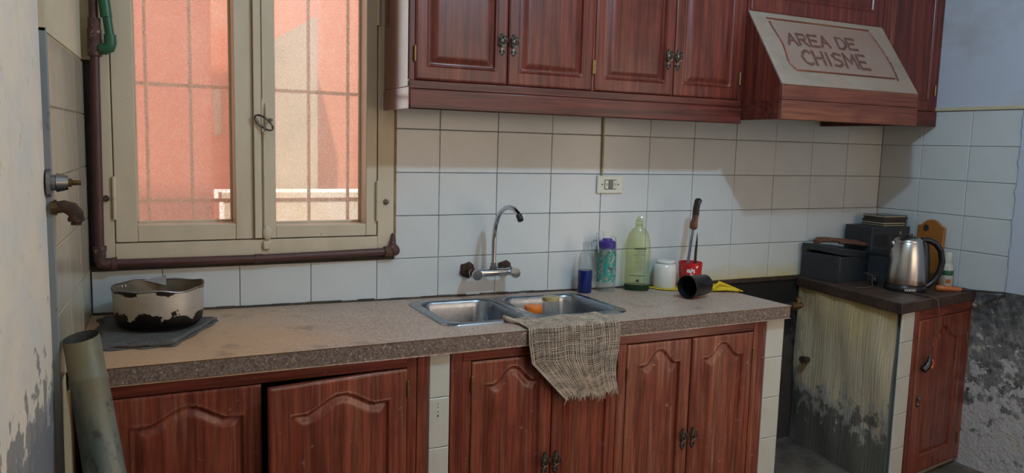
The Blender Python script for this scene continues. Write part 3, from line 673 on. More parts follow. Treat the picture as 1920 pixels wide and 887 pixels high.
# ------------------------------------------------------------------ sink
sk = thing('sink', 'stainless steel double bowl sink set into the worktop', 'sink')
def rrect(x0, x1, y0, y1, r, n=8):
    """closed rounded rectangle; r = radii for corners (x1,y0),(x1,y1),(x0,y1),(x0,y0)"""
    r = r if isinstance(r, (list, tuple)) else [r] * 4
    C4 = [(x1 - r[0], y0 + r[0], -PI / 2), (x1 - r[1], y1 - r[1], 0), (x0 + r[2], y1 - r[2], PI / 2), (x0 + r[3], y0 + r[3], PI)]
    return [(cx + r[k] * math.cos(a0 + PI / 2 * i / n), cy + r[k] * math.sin(a0 + PI / 2 * i / n)) for k, (cx, cy, a0) in enumerate(C4) for i in range(n + 1)]
def bowl(ox0, ox1, bx0, bx1, by0, by1, orad, depth):
    OY0, OY1 = -.447, -.070
    loops = [(rrect(ox0, ox1, OY0, OY1, orad), .0005), (rrect(ox0 + .002, ox1 - (0 if orad[0] < .01 else .002), OY0 + .002, OY1 - .002, orad), .0045)]
    rim = [(rrect(bx0 - .014, bx1 + .014, by0 - .014, by1 + .014, .062), .0048), (rrect(bx0 - .010, bx1 + .010, by0 - .010, by1 + .010, .060), .0065), (rrect(bx0 - .004, bx1 + .004, by0 - .004, by1 + .004, .056), .0055)]
    wall = [(rrect(bx0, bx1, by0, by1, .052), -.002), (rrect(bx0 + .004, bx1 - .004, by0 + .004, by1 - .004, .052), -.02), (rrect(bx0 + .010, bx1 - .010, by0 + .010, by1 - .010, .055), -depth + .03),
            (rrect(bx0 + .016, bx1 - .016, by0 + .016, by1 - .016, .055), -depth + .012), (rrect(bx0 + .030, bx1 - .030, by0 + .030, by1 - .030, .05), -depth + .002), (rrect(bx0 + .06, bx1 - .06, by0 + .06, by1 - .06, .04), -depth)]
    al = loops + rim + wall; n = len(al[0][0]); vs = []; fs = []
    for lp, z in al: vs += [(x, y, zc(x, y) + z if z > -.03 else .897 + z) for x, y in lp]
    for i in range(len(al) - 1):
        for k in range(n): fs.append((i * n + k, i * n + (k + 1) % n, (i + 1) * n + (k + 1) % n, (i + 1) * n + k))
    fs.append(tuple((len(al) - 1) * n + k for k in range(n)))
    o = MB().add(vs, fs).build('bowl', 'steel', sk, smooth=60)
    cx, cy = (bx0 + bx1) / 2, (by0 + by1) / 2
    MB().lathe([(.040, .0005), (.038, .003), (.030, .002), (.022, -.003), (.0, -.003)], 24, (cx, cy, .897 - depth)).build('drain', 'chrome_dull', o, smooth=50)
bowl(-.147, .1720, -.112, .148, -.418, -.104, [.004, .004, .05, .05], .135)
bowl(.1722, .5300, .196, .496, -.418, -.104, [.05, .05, .004, .004], .135)

# ------------------------------------------------------------------ wall mixer tap
tp = thing('sink_tap', 'chrome wall mixer tap with a tall swan neck spout over the sink', 'tap', (.19, 0, .99))
for x, tl in ((-.078, .2), (.072, -.3)):
    MB().lathe([(.0, 0), (.024, 0), (.029, .004), (.027, .010), (.018, .014), (.012, .015), (.0, .015)], 18, wob=lambda r, z, a_, i: (r * (1 + .10 * math.sin(5 * a_ + i) + .05 * math.sin(11 * a_)), z)).build('wall_flange', 'rust', tp, smooth=50).rotation_euler = (PI / 2, 0, 0)
    tp.children[-1].location = (x, -.0005, .004)
    MB().cyl((x, -.010, .004), (x, -.052, .002), .0105, seg=14).build('inlet', 'brass_dirty' if x < 0 else 'chrome_dull', tp, smooth=50)
MB().tube([(-.080, -.060, 0), (-.07, -.060, 0), (.0, -.060, 0), (.065, -.060, 0), (.075, -.060, 0)], [.012, .0135, .0145, .0135, .012], 18).build('body', 'chrome', tp, smooth=50)
for x in (-.078, .073):
    MB().tube([(x, -.056, 0), (x, -.070, 0), (x, -.072, 0), (x, -.098, -.001)], [.0155, .0155, .0165, .0185], 18).build('knob', 'chrome', tp, smooth=40)
    MB().tube([(x, -.097, -.001), (x, -.101, -.001), (x, -.104, -.001)], [.0185, .0180, .012], 18).build('knob_cap', 'grey_print', tp.children[-1], smooth=40)
MB().tube([(0, -.060, .010), (0, -.060, .022), (0, -.060, .023), (0, -.060, .036)], [.0135, .0135, .0115, .0100], 8).build('spout_nut', 'chrome_dull', tp, smooth=30)
sp = [(0, -.060, .030), (0, -.060, .070), (0, -.060, .110), (.001, -.062, .145), (.001, -.070, .175), (.002, -.086, .204), (.003, -.110, .226), (.004, -.140, .240), (.005, -.172, .2455), (.006, -.205, .241), (.007, -.232, .228), (.008, -.248, .210)]
MB().tube(sp, [.0085] * 11 + [.0088], 14).build('spout', 'chrome', tp, smooth=60)
MB().tube([(.0072, -.236, .224), (.0082, -.250, .207)], .0105, 14).build('nozzle', 'dark_plastic', tp, smooth=40)

# ------------------------------------------------------------------ socket and its cable
so = thing('wall_socket', 'cream double socket plate on the tiles under the cabinet', 'socket', (.712, 0, 1.305))
MB().box(-.060, .060, -.009, -.0008, -.035, .035).build('cover_plate', 'white_plastic', so, bevel=.003)
MB().box(-.028, .028, -.0105, -.0088, -.0195, .0195).build('insert', 'grey_plastic', so, bevel=.001)
for x in (-.0185, 0, .0185):
    md = MB().box(x - .0075, x + .0075, -.0125, -.0100, -.016, .016).build('module', 'white_plastic' if x else 'grey_plastic', so, bevel=.001)
    if x:
        MB().box(x - .0045, x - .0030, -.0131, -.0120, -.005, .005).box(x + .0030, x + .0045, -.0131, -.0120, -.005, .005).build('slot', 'print_dark', md)
for x in (-.037, .037): MB().sphere((x, -.009, 0), .0035, 8, 6, (1, .4, 1)).build('screw', 'iron_old', so, smooth=60)
tag(MB().tube([(.6735, -.0055, 1.338), (.6735, -.0055, 1.45), (.6715, -.0055, 1.566)], .0050, 8).build('socket_cable', 'cable_beige', smooth=60), 'thin beige cable running from the socket up to the cabinet', 'cable')

# ------------------------------------------------------------------ upper cabinets
UF = -.2655
cu = thing('wall_cabinet', 'dark red wooden wall cabinet with four panelled doors', 'cabinet', (0, 0, 1.552))
def up(b, nm, m, par, **k):
    b.v = [(x, y, z - 1.552) for x, y, z in b.v]; return b.build(nm, m, par, **k)
up(MB().box(-.2055, -.1865, UF + .003, -.006, 1.620, 2.60), 'side_panel', 'wood_side', cu, bevel=.002)
up(MB().box(-.2075, -.1865, UF + .001, -.006, 1.552, 1.620), 'side_base', 'wood_side', cu, bevel=.002)
up(MB().box(-.186, 1.120, -.245, -.006, 1.575, 1.592).box(-.186, 1.120, -.245, -.006, 2.58, 2.60).box(1.103, 1.120, -.245, -.006, 1.592, 2.58).box(-.186, 1.103, -.020, -.006, 1.592, 2.58), 'carcass', 'wood_inside', cu)
up(MB().box(-.2070, 1.1205, UF - .006, UF + .014, 1.552, 1.6145), 'base_moulding', 'wood_up_h', cu, bevel=.004)
up(MB().box(-.2055, 1.1205, UF - .001, UF + .018, 1.6150, 1.640), 'bottom_rail', 'wood_up_h', cu, bevel=.002)
up(MB().box(-.2055, 1.1205, UF - .001, UF + .018, 2.50, 2.60), 'top_rail', 'wood_up_h', cu, bevel=.002)
for x0, x1 in ((-.2055, -.1895), (.4485, .4570), (1.1015, 1.1205)):
    up(MB().box(x0, x1, UF, UF + .018, 1.6405, 2.4995), 'stile', 'wood_up_v', cu, bevel=.001)
for x0, x1, hg, hd in ((-.1880, .1240, 'l', .292), (.1275, .4475, 'r', .018), (.4580, .7920, 'l', .308), (.7955, 1.1005, 'r', .012)):
    w = x1 - x0
    door(cu, 'door', w, .855, .020, (x0 if hg == 'l' else x1, UF + .016, .0900), 0, hg, mx=.048, mt=.06, mb=.050, m='wood_up_v', mp='wood_up_v', handle=(hd, .128), hinges=((-.002 if hg == 'l' else w + .002, .078),))

# cooker hood
hd = thing('cooker_hood', 'wooden cooker hood with a dusty sloping front bearing finger-written words', 'cooker hood', (1.1225, 0, 1.566))
HX, HZ = 1.1225, 1.566
def hp(b, nm, m, par=hd, **k):
    b.v = [(x - HX, y, z - HZ) for x, y, z in b.v]; return b.build(nm, m, par, **k)
HY = -.466
def side_out(x0, x1, nm):
    pts = [(-.006, 1.568), (HY, 1.568), (HY, 1.688), (-.2715, 1.970), (-.2715, 2.60), (-.006, 2.60)]
    return hp(MB().prism(pts, lambda p, s_: (x1 if s_ else x0, p[0], p[1])), nm, 'wood_up_v', bevel=.0015)
side_out(1.1225, 1.1395, 'side_panel'); side_out(1.8300, 1.8475, 'side_panel')
hp(MB().box(1.1208, 1.1224, HY + .0125, -.006, 1.566, 1.636), 'side_band', 'wood_up_h')
hp(MB().box(1.1207, 1.8485, HY - .008, HY + .012, 1.566, 1.6365), 'lower_band', 'wood_hood', bevel=.003)
hp(MB().box(1.1210, 1.8485, HY - .006, HY + .012, 1.6370, 1.690), 'upper_band', 'wood_hood', bevel=.003)
hp(MB().box(1.1400, 1.8295, HY + .02, -.012, 1.700, 1.706), 'filter_tray', 'black_box')
hp(MB().box(1.1400, 1.8295, -.2700, -.250, 1.972, 2.60), 'upper_front', 'wood_inside')
# sloping dusty panel: local x along the hood, z up the slope
sl_len = math.hypot(.466 - .2715, .282)
tilt = -math.atan2(.466 - .2715, .282)
gx = [(.064, 1.2), (.161, 1.199), (.253, 1.226), (.303, 1.21)]
def hood_shape(X, Z):
    lft = .086 + .030 * np.clip((.115 - Z) / .055, 0, 1) ** 1.5 + .007 * np.sin((Z - .10) / .21 * 2 * PI - 1.2)
    rgt = .650 - .030 * np.clip((Z - .15) / .16, 0, 1) ** 1.6 - .010 * np.clip((.12 - Z) / .06, 0, 1) ** 1.5
    return np.minimum.reduce([X - lft, rgt - X, Z - .066, .306 - Z])
_rel = relief
def relief(d, wide=.026):
    h = np.zeros_like(d); m = d > -.010
    h[m] = -.0095 * np.exp(-((d[m] + .002) / .0055) ** 2)
    return h
sp_ = door(hd, 'slope_panel', .727, sl_len, .006, (0, HY, 1.6905 - HZ), 0, 'l', m='hood_dust', mp='hood_dust_field', shape=hood_shape, step=.0022, groove='wood_hood')
sp_.rotation_euler = (tilt, 0, 0)
relief = _rel
# finger writing in the dust
GL = {'A': [[(0, 0), (.25, .5), (.5, 1), (.75, .5), (1, 0)], [(.22, .4), (.8, .4)]], 'R': [[(0, 0), (0, 1), (.7, 1), (.95, .78), (.7, .52), (0, .5)], [(.4, .5), (1, 0)]],
      'E': [[(1, 1), (0, 1), (0, 0), (1, 0)], [(0, .52), (.8, .52)]], 'D': [[(0, 0), (0, 1), (.6, .95), (1, .6), (.9, .25), (.5, 0), (0, 0)]],
      'C': [[(1, .85), (.6, 1), (.2, .85), (0, .5), (.2, .15), (.6, 0), (1, .12)]], 'H': [[(0, 0), (0, 1)], [(1, 0), (1, 1)], [(0, .5), (1, .5)]], 'I': [[(.5, 0), (.5, 1)]],
      'S': [[(1, .88), (.5, 1), (.1, .8), (.3, .58), (.8, .42), (.95, .2), (.5, 0), (0, .1)]], 'M': [[(0, 0), (.12, 1), (.5, .35), (.88, 1), (1, 0)]]}
def write(word, x, z, w, h, gap, wd, drop=0):
    rnd = random.Random(3)
    for n_, ch in enumerate(word):
        b = MB()
        if ch == ' ': x += w * .75; continue
        cw = w * (1.35 if ch == 'M' else (.45 if ch == 'I' else 1))
        for st in GL[ch]:
            P = [(x + p[0] * cw + rnd.uniform(-.0015, .0015) + p[1] * .004, z + drop * n_ + p[1] * h + rnd.uniform(-.002, .002)) for p in st]
            for (x0, z0), (x1, z1) in zip(P[:-1], P[1:]):
                L_ = math.hypot(x1 - x0, z1 - z0) or 1; nx, nz = -(z1 - z0) / L_ * wd / 2, (x1 - x0) / L_ * wd / 2
                ex, ez = (x1 - x0) / L_ * wd * .3, (z1 - z0) / L_ * wd * .3
                y = -.0067 - rnd.uniform(0, .0002)
                b.add([(x0 - nx - ex, y, z0 - nz - ez), (x1 - nx + ex, y, z1 - nz + ez), (x1 + nx + ex, y, z1 + nz + ez), (x0 + nx - ex, y, z0 + nz - ez)], [(0, 1, 2, 3)])
        x += cw + gap
        b.build('letter', 'dust_writing', sp_)
write('AREA DE', .126, .190, .046, .054, .012, .0120, .0012)
write('CHISME', .162, .100, .048, .066, .014, .0130, .0006)
door(hd, 'upper_door', .706, .60, .020, (.0115, -.2700 + .012, 1.974 - HZ), 0, 'l', mx=.055, mt=.06, mb=.062, m='wood_up_v', mp='wood_up_v')

cr = thing('wall_cabinet', 'narrow wooden wall cabinet in the corner right of the cooker hood', 'cabinet', (1.85, 0, 1.578))
def cp(b, nm, m, **k):
    b.v = [(x - 1.85, y, z - 1.578) for x, y, z in b.v]; return b.build(nm, m, cr, **k)
cp(MB().box(1.850, 2.2500, -.244, -.006, 1.60, 2.60), 'carcass', 'wood_inside')
cp(MB().box(1.850, 2.2500, UF - .006, UF + .020, 1.578, 1.642), 'base_moulding', 'wood_up_h', bevel=.003)
cp(MB().box(1.850, 1.868, UF, UF + .020, 1.6425, 2.60), 'stile', 'wood_up_v', bevel=.001); cp(MB().box(2.226, 2.2500, UF, UF + .020, 1.6425, 2.60), 'stile', 'wood_up_v', bevel=.001)
door(cr, 'door', .354, .90, .020, (.374, UF + .016, .0665), 0, 'r', mx=.040, mt=.05, mb=.050, m='wood_up_v', mp='wood_up_v', hinges=((.356, .09),))

# ------------------------------------------------------------------ masonry unit in the right corner
mu = thing('masonry_cabinet', 'stained masonry cabinet with a narrow red door by the corner', 'cabinet')
fa = math.atan2(.09, .573)                     # its front is turned a little
def fr(s_, d, z): return (1.683 + s_ * math.cos(fa) + d * math.sin(fa), -.592 + s_ * math.sin(fa) - d * math.cos(fa), z)
def wavy(u, v):
    x = 1.772 + (1.686 - 1.772) * u; y = -.004 - .580 * u; z = .119 + v * .722
    k = .006 * math.sin(9 * v + 6 * u) + .004 * math.sin(23 * u + 5 * v)
    return (x - .004 + k * .7, y, z)
MB().grid(lambda u, v: wavy(u, v), 40, 40).build('plaster_side', 'plaster_stained', mu, smooth=80)
MB().hexa([(1.690, -.582, .118), (2.250, -.494, .118), (2.250, -.004, .118), (1.780, -.004, .118)], [(1.690, -.582, .842), (2.250, -.494, .842), (2.250, -.004, .842), (1.780, -.004, .842)]).build('core', 'plaster_grey', mu)
def fbox(s0, s1, d0, d1, z0, z1):
    return MB().hexa([fr(s0, d1, z0), fr(s1, d1, z0), fr(s1, d0, z0), fr(s0, d0, z0)], [fr(s0, d1, z1), fr(s1, d1, z1), fr(s1, d0, z1), fr(s0, d0, z1)])
zs = [.842, .723, .579, .432, .288, .145]
for z1, z0 in zip(zs[:-1], zs[1:]):
    o = bpy.data.objects.new('tile', tile_mesh(.094, z1 - z0, 'tile_front')); COL.objects.link(o); o.parent = mu; o.location = fr(.002, .014, z0); o.rotation_euler = (0, 0, fa)
fbox(.098, .128, -.002, .016, .145, .842).build('stile', 'wood_v', mu, bevel=.002)
fbox(.128, .572, -.002, .014, .800, .842).build('top_rail', 'wood_h', mu, bevel=.002)
fbox(.535, .572, -.002, .014, .145, .7995).build('stile', 'wood_v', mu, bevel=.002)
dr = door(mu, 'door', .400, .648, .018, fr(.132, 0, .150), fa, 'l', arch=.055, mx=.080, mt=.045, mb=.075, hinges=((.401, .53), (.401, .09)))
b = MB().prism([(.006 * math.cos(t) * (1.4 if math.sin(t) > 0 else 1), .024 * math.sin(t)) for t in [2 * PI * k / 18 for k in range(18)]], lambda p, s_: (.028 + p[0], -.018 - .004 * (1 - s_), .315 + p[1]))
b.sphere((.028, -.024, .328), .009, 10, 8).sphere((.028, -.023, .300), .006, 8, 6).build('keyhole_plate', 'iron_old', dr, smooth=50)
sb = MB().hexa([(1.655, -.622, .842), (2.2485, -.528, .842), (2.2485, -.0015, .842), (1.752, -.0015, .842)], [(1.655, -.622, .886), (2.2485, -.528, .886), (2.2485, -.0015, .889), (1.752, -.0015, .889)])
tag(sb.build('corner_worktop', 'terrazzo_dark', bevel=.004), 'dark brown corner slab carrying the kettle', 'worktop')
RZ = .888

# gas pipe in the gap beside the unit
gpz = thing('gas_pipe', 'short rusty gas pipe with a brass tap in the cooker gap', 'pipe', (1.30, -.012, .830))
MB().tube([(0, 0, .0), (.0, -.26, .006), (.02, -.30, .006), (.09, -.315, .006)], .011, 12).build('pipe', 'rust', gpz, smooth=50)
MB().tube([(.085, -.315, .006), (.13, -.316, .006)], .015, 10).sphere((.137, -.316, .007), .013, 10, 8).build('tap_body', 'brass_dirty', gpz, smooth=50)
MB().tube([(.125, -.316, .015), (.125, -.316, .034)], .005, 8).box(.112, .142, -.320, -.312, .030, .038).build('tap_key', 'brass', gpz, smooth=40)
hb = thing('wall_spigot', 'dark pipe stub sticking out low in the cooker gap', 'pipe', (1.752, -.10, .52))
MB().tube([(.006, 0, 0), (-.030, -.004, .004)], .014, 12).build('stub', 'iron_old', hb, smooth=50)
MB().tube([(-.026, -.004, .004), (-.040, -.004, .004)], .018, 8).build('nut', 'rust', hb, smooth=40)

# ------------------------------------------------------------------ things on the long worktop
# folded grey cloth
def cloth_outline(u, v):
    p00, p10, p11, p01 = Vector((-1.085, -.398, 0)), Vector((-.895, -.418, 0)), Vector((-.752, -.160, 0)), Vector((-1.075, -.050, 0))
    return (p00 * (1 - u) + p10 * u) * (1 - v) + (p01 * (1 - u) + p11 * u) * v
cg = thing('folded_cloth', 'folded dark grey cloth lying under the pot', 'cloth', (-.93, -.25, zc(-.93, -.25)))
def clayer(z0, sh, amp, seed, sc=1.0):
    def fn(u, v):
        p = cloth_outline(.5 + (u - .5) * sc, .5 + (v - .5) * sc); e = min(u, 1 - u, v, 1 - v)
        z = z0 + amp * (math.sin(7 * u + 5 * v + seed) * .5 + math.sin(13 * u - 9 * v + seed) * .3 + .4 * math.sin(23 * v + 4 * u))
        p = p + Vector((sh[0], sh[1], 0))
        k = .006 * math.sin(17 * v + seed) * (1 if u in (0, 1) else 0) + .005 * math.sin(15 * u + seed) * (1 if v in (0, 1) else 0)
        x = max(p.x + k + .93, lx(p.y) + .004 + .93)
        return (x, p.y + k + .25, max(z, .0012) * (1 if e > .02 else .55) + zc(p.x, p.y) - zc(-.93, -.25))
    return fn
MB().grid(clayer(.0035, (0, 0), .0015, 1), 36, 36).build('lower_fold', 'cloth_grey', cg, smooth=80, solid=.002)
MB().grid(clayer(.0085, (.004, .022), .0022, 2.3, .94), 36, 36).build('upper_fold', 'cloth_grey', cg, smooth=80, solid=.002)
# rolled front hem
hem = []
for k in range(30):
    t = k / 29; p = cloth_outline(.30 + .70 * min(1, t * 2), 0) if t < .5 else cloth_outline(1, (t - .5) * 2 * .95)
    hem.append((p.x + .93 - .006, p.y + .25 + .010, .0085 + zc(p.x, p.y) - zc(-.93, -.25) + .0015 * math.sin(k)))
MB().tube(hem, [.004 + .003 * math.sin(PI * k / 29) for k in range(30)], 10).build('rolled_edge', 'cloth_grey', cg, smooth=80)

# pot
pz = zc(-.915, -.20) + .0125
po = thing('cooking_pot', 'dented aluminium pot with burnt black patches', 'pot', (-.918, -.195, pz))
def dent(r, z, a_, i):
    k = max(0, (z - .05) / .065)
    return r * (1 + .018 * k * math.sin(2 * a_ + .6) + .010 * k * math.sin(5 * a_)), z + k * (.0035 * math.sin(3 * a_ + 1.2) + .0022 * math.sin(7 * a_))
MB().lathe([(.0, 0), (.095, 0), (.106, .004), (.113, .014), (.1165, .035), (.1175, .075), (.1185, .108)], 72, wob=dent).build('body', 'pot_aluminium', po, smooth=60)
MB().lathe([(.1165, .108), (.1155, .075), (.1145, .035), (.110, .014), (.100, .007), (.0, .006)], 72, wob=dent).build('inside', 'pot_inside', po, smooth=60)
rim = []
for k in range(72):
    a_ = 2 * PI * k / 72; r, z = dent(.1178, .1085, a_, 0); rim.append((r * math.cos(a_), r * math.sin(a_), z))
MB().tube(rim, .0026, 8, closed=True).build('rim', 'chrome_dull', po, smooth=60)
br = []
for a0, sgn in ((1.72, 1),):
    b = MB()
    b.add([(.1125 * math.cos(1.95), .1125 * math.sin(1.95), .108), (.112 * math.cos(1.35), .112 * math.sin(1.35), .118), (.100 * math.cos(1.33), .100 * math.sin(1.33), .090)], [(0, 1, 2)])
    b.build('torn_bracket', 'chrome_dull', po, solid=.0015)
for a0 in (1.42, 1.50, 2.42, 2.55):
    MB().sphere((.1125 * math.cos(a0), .1125 * math.sin(a0), .098), .0042, 8, 6).build('rivet', 'chrome', po, smooth=60)

# galvanised tube leaning on the worktop edge at the left wall
A_ = Vector((-1.0935, -.655, 1.004)); Bt = Vector((-.955, -.965, .003))
ax = (A_ - Bt); tl = ax.length
tq = ax.to_track_quat('Z', 'Y')
tb = thing('metal_tube', 'grey galvanised metal tube leaning against the left wall', 'tube', tuple(Bt + tq @ Vector((0, 0, 0))))
tb.rotation_mode = 'QUATERNION'; tb.rotation_quaternion = tq
R0, R1 = .0520, .0368
camdir = tq.inverted() @ Vector((-.1, -1, 0)); camdir.normalize()
def cut(r, z, a_): return z - .42 * r * (math.cos(a_) * camdir.x + math.sin(a_) * camdir.y)
def rr(z): return R0 + (R1 - R0) * z / tl
MB().lathe([(rr(.03), .03), (rr(.5), .5), (rr(tl - .105), tl - .105), (rr(tl - .1) + .0018, tl - .100), (rr(tl - .092) + .0018, tl - .092), (rr(tl - .087), tl - .087), (rr(tl), tl - .0)], 40, wob=lambda r, z, a_, i: (r, cut(r, z, a_) if i == 6 else z)).build('outside', 'galvanised', tb, smooth=40)
MB().lathe([(rr(tl) - .0012, tl), (rr(.5) - .0020, .5), (rr(.03) - .0020, .03)], 40, wob=lambda r, z, a_, i: (r, cut(r, z, a_) if i == 0 else z)).build('inside', 'tube_inside', tb, smooth=60)
MB().box(-.002, .002, -rr(.5) - .0022, -rr(.5) + .0008, .05, tl - .11).build('seam', 'galvanised', tb)

# jars in the right sink bowl
jz = .897 - .135 + .001
def jar_thing(name, label, x, y, z, r, h, m, lid_m, lid_h, lid_r):
    t = thing(name, label, 'jar', (x, y, z))
    MB().lathe([(.0, .002), (r * .9, .001), (r, .008), (r, h * .80), (r * .92, h * .90), (lid_r * .94, h * .93), (lid_r * .94, h)], 28).build('body', m, t, smooth=50)
    MB().lathe([(lid_r * .97, h - lid_h * .45), (lid_r, h - lid_h * .4), (lid_r, h + lid_h * .45), (lid_r * .95, h + lid_h * .55), (.0, h + lid_h * .55)], 28).build('lid', lid_m, t, smooth=40)
    return t
jar_thing('jar', 'small jar with a bright orange lid in the sink', .250, -.262, jz, .028, .128, 'clear_plastic', 'orange_plastic', .024, .0315)
jar_thing('jar', 'clear glass jar with a pale metal lid in the sink', .324, -.250, jz, .031, .158, 'clear_glass', 'lid_cream', .014, .030)

# open-weave rag over the worktop edge
rg = thing('sink_rag', 'loosely woven beige rag with frayed hem hanging over the worktop edge', 'rag', (.23, -.557, .9))
def rag_pt(u, v, off=0):
    """u across 0..1, v along 0..1 : first lying on the worktop, then over the edge and down"""
    Ltop, Lb = .118, .016
    left_drop = .222 - .062 * max(0, 0); bot = .668 + .030 * u + .012 * math.sin(5 * u + .6) + .006 * math.sin(17 * u)
    total = Ltop + Lb + (.905 - bot); s_ = v * total
    if s_ < Ltop:
        y = -.440 - s_; z = .9055 + .0025 * math.sin(14 * u + 3 * v) * (1 - s_ / Ltop) + off; nx = 0; yo = y
        xl_, xr_ = .080 - .006 * s_ / Ltop, .388 + .012 * s_ / Ltop
        x = xl_ + (xr_ - xl_) * u
        return Vector((x - .23, yo + .557, z - .9))
    elif s_ < Ltop + Lb:
        t = (s_ - Ltop) / Lb * PI / 2; y = -.558 - (.0065 + off) * math.sin(t); z = .899 + (.0065 + off) * math.cos(t)
        k = 0
    else:
        k = s_ - Ltop - Lb; t = 0; y = -.5645 - off - .004 * math.sin(9 * u + 20 * k) * min(1, k / .06) - .006 * min(1, k / .1) * (.5 + .5 * math.sin(3.2 * u + 1)); z = .899 - k
        y = min(y, -.5615)
    xl_ = .0735 + (0 if k < .04 else (k - .04) * .14 + max(0, k - .10) * .85); xr_ = .400 + .006 * math.sin(k * 30)
    x = xl_ + (xr_ - xl_) * u
    return Vector((x - .23, y + .557, z - .9))
MB().grid(lambda u, v: rag_pt(u, v, -.0012) + Vector((0, 0, 0)), 44, 60).build('weave_ground', 'thread_dark', rg, smooth=80)
bw = MB(); rnd = random.Random(5)
for i in range(60):
    u = (i + .5 + rnd.uniform(-.3, .3)) / 60; ph = rnd.uniform(0, 6)
    bw.tube([rag_pt(min(.999, max(.001, u + .0022 * math.sin(ph + 14 * v / 40))), v / 40, .0010 + .0006 * math.sin(v * 2.2 + i * PI)) for v in range(41)], rnd.choice((.0010, .0014, .0020)), 4, cap=False)
o = bw.build('warp_threads', 'thread', rg, smooth=60); o['kind'] = 'stuff'
bf = MB()
for j in range(64):
    v = (j + .5 + rnd.uniform(-.4, .4)) / 64; ph = rnd.uniform(0, 6)
    if rnd.random() < .06: continue
    bf.tube([rag_pt(u / 30, min(.999, v + .003 * math.sin(ph + u * .35)), .0009 + .0007 * math.sin(u * 2.6 + j * PI)) for u in range(31)], rnd.choice((.0006, .0007, .0009)), 4, cap=False)
o = bf.build('weft_threads', 'thread', rg, smooth=60); o['kind'] = 'stuff'
bfr = MB()
for i in range(70):
    u = i / 69; p = rag_pt(u, 1, .001); L_ = rnd.uniform(.005, .022); q = rnd.uniform(-.008, .008)
    bfr.tube([p, p + Vector((q * .5, -.003, -L_ * .5)), p + Vector((q, -.001, -L_))], .0008, 4, cap=False)
o = bfr.build('fringe', 'thread', rg, smooth=60); o['kind'] = 'stuff'
# twisted corner lying by the sink
MB().tube([(.075 - .23, .010 + .10, .006), (.060 - .23, .125, .010), (.052 - .23, .118, .016), (.058 - .23, .105, .013), (.075 - .23, .085, .008), (.085 - .23, .055, .007)], [.006, .008, .006, .008, .006, .004], 8).build('twisted_corner', 'thread', rg, smooth=80)

# small bottle with blue liquid
def lathe_part(t, nm, prof, m, seg=28, smooth=50, sx=1, sy=1, rz=0):
    o = MB().lathe(prof, seg, sx=sx, sy=sy).build(nm, m, t, smooth=smooth); o.rotation_euler = (0, 0, rz); return o
x, y = .578, -.062
t = thing('bottle', 'small clear plastic bottle half filled with blue liquid', 'bottle', (x, y, zc(x, y) + .0005))
lathe_part(t, 'shell', [(0, .001), (.024, 0), (.027, .005), (.027, .10), (.0265, .125), (.022, .148), (.014, .164), (.0125, .170), (.0125, .176), (.0145, .177), (.0145, .180), (.0125, .181), (.0125, .196)], 'clear_plastic')
lathe_part(t, 'liquid', [(0, .0005), (.0242, .0003), (.0273, .0052), (.0273, .088), (0, .088)], 'blue_liquid')
# tumbler with teal print
x, y = .682, -.050
t = thing('drinking_bottle', 'clear drinking bottle with teal pattern and purple lid', 'bottle', (x, y, zc(x, y) + .0005))
lathe_part(t, 'shell', [(0, .001), (.034, 0), (.037, .004), (.037, .165), (.034, .172), (.031, .174)], 'clear_plastic', 36)
lathe_part(t, 'lid', [(.033, .166), (.0335, .168), (.0335, .193), (.030, .197), (.020, .199), (.018, .206), (0, .207)], 'purple_plastic', 32, 35)
b = MB()
rnd = random.Random(11)
for k in range(230):
    a0 = rnd.uniform(0, 2 * PI); z0 = rnd.uniform(.034, .150)
    if .3 < (a0 + 1.2) % 2.1 < .62: continue
    a1 = a0 + rnd.uniform(-.5, .5) * .5; L_ = rnd.uniform(.008, .020); w_ = rnd.uniform(.07, .15); tl_ = rnd.uniform(-1, 1) * .2
    R = .0375
    b.add([(R * math.cos(a0 - w_), R * math.sin(a0 - w_), z0), (R * math.cos(a0 + w_), R * math.sin(a0 + w_), z0 + .002), (R * math.cos(a0 + tl_ + w_ * .8), R * math.sin(a0 + tl_ + w_ * .8), z0 + L_), (R * math.cos(a0 + tl_ - w_ * .4), R * math.sin(a0 + tl_ - w_ * .4), z0 + L_ - .001)], [(0, 1, 2, 3)])
o = b.build('leaf_print', 'teal_print', t); o['kind'] = 'stuff'
MB().tube([(.0, .0, .196), (.016, -.004, .214), (.033, -.006, .210), (.036, -.006, .185), (.0375, -.004, .165)], .0028, 8).build('clip', 'clear_plastic', t, smooth=60)
MB().tube([(-.036, .002, .150), (-.042, .004, .20), (-.047, .004, .225), (-.034, .003, .236), (-.020, .002, .232), (-.012, .0, .205)], .0026, 8).build('carry_loop', 'milky_plastic', t, smooth=60)
# green washing-up bottle
x, y = .815, -.070
t = thing('soap_bottle', 'large translucent green washing-up liquid bottle, nearly empty', 'bottle', (x, y, zc(x, y) + .0005), (0, 0, -.55))
pf = [(0, .001), (.046, 0), (.0495, .006), (.0495, .06), (.0480, .12), (.0490, .16), (.0460, .195), (.0380, .225), (.0260, .244), (.0160, .252), (.0130, .256), (.0130, .262)]
lathe_part(t, 'shell', pf, 'green_plastic', 40, sy=.55)
lathe_part(t, 'liquid', [(0, .0005), (.0462, .0003), (.0498, .0062), (.0498, .024), (0, .024)], 'green_liquid', 40, sy=.55)
lathe_part(t, 'cap', [(.0150, .254), (.0155, .256), (.0155, .276), (.0120, .279), (.0, .279)], 'green_plastic', 24, 35)
MB().tube([(-.004, 0, .276), (-.004, 0, .286), (.004, 0, .289), (.014, -.001, .287)], [.007, .007, .006, .004], 8).build('spout', 'green_plastic', t, smooth=40)
b = MB()
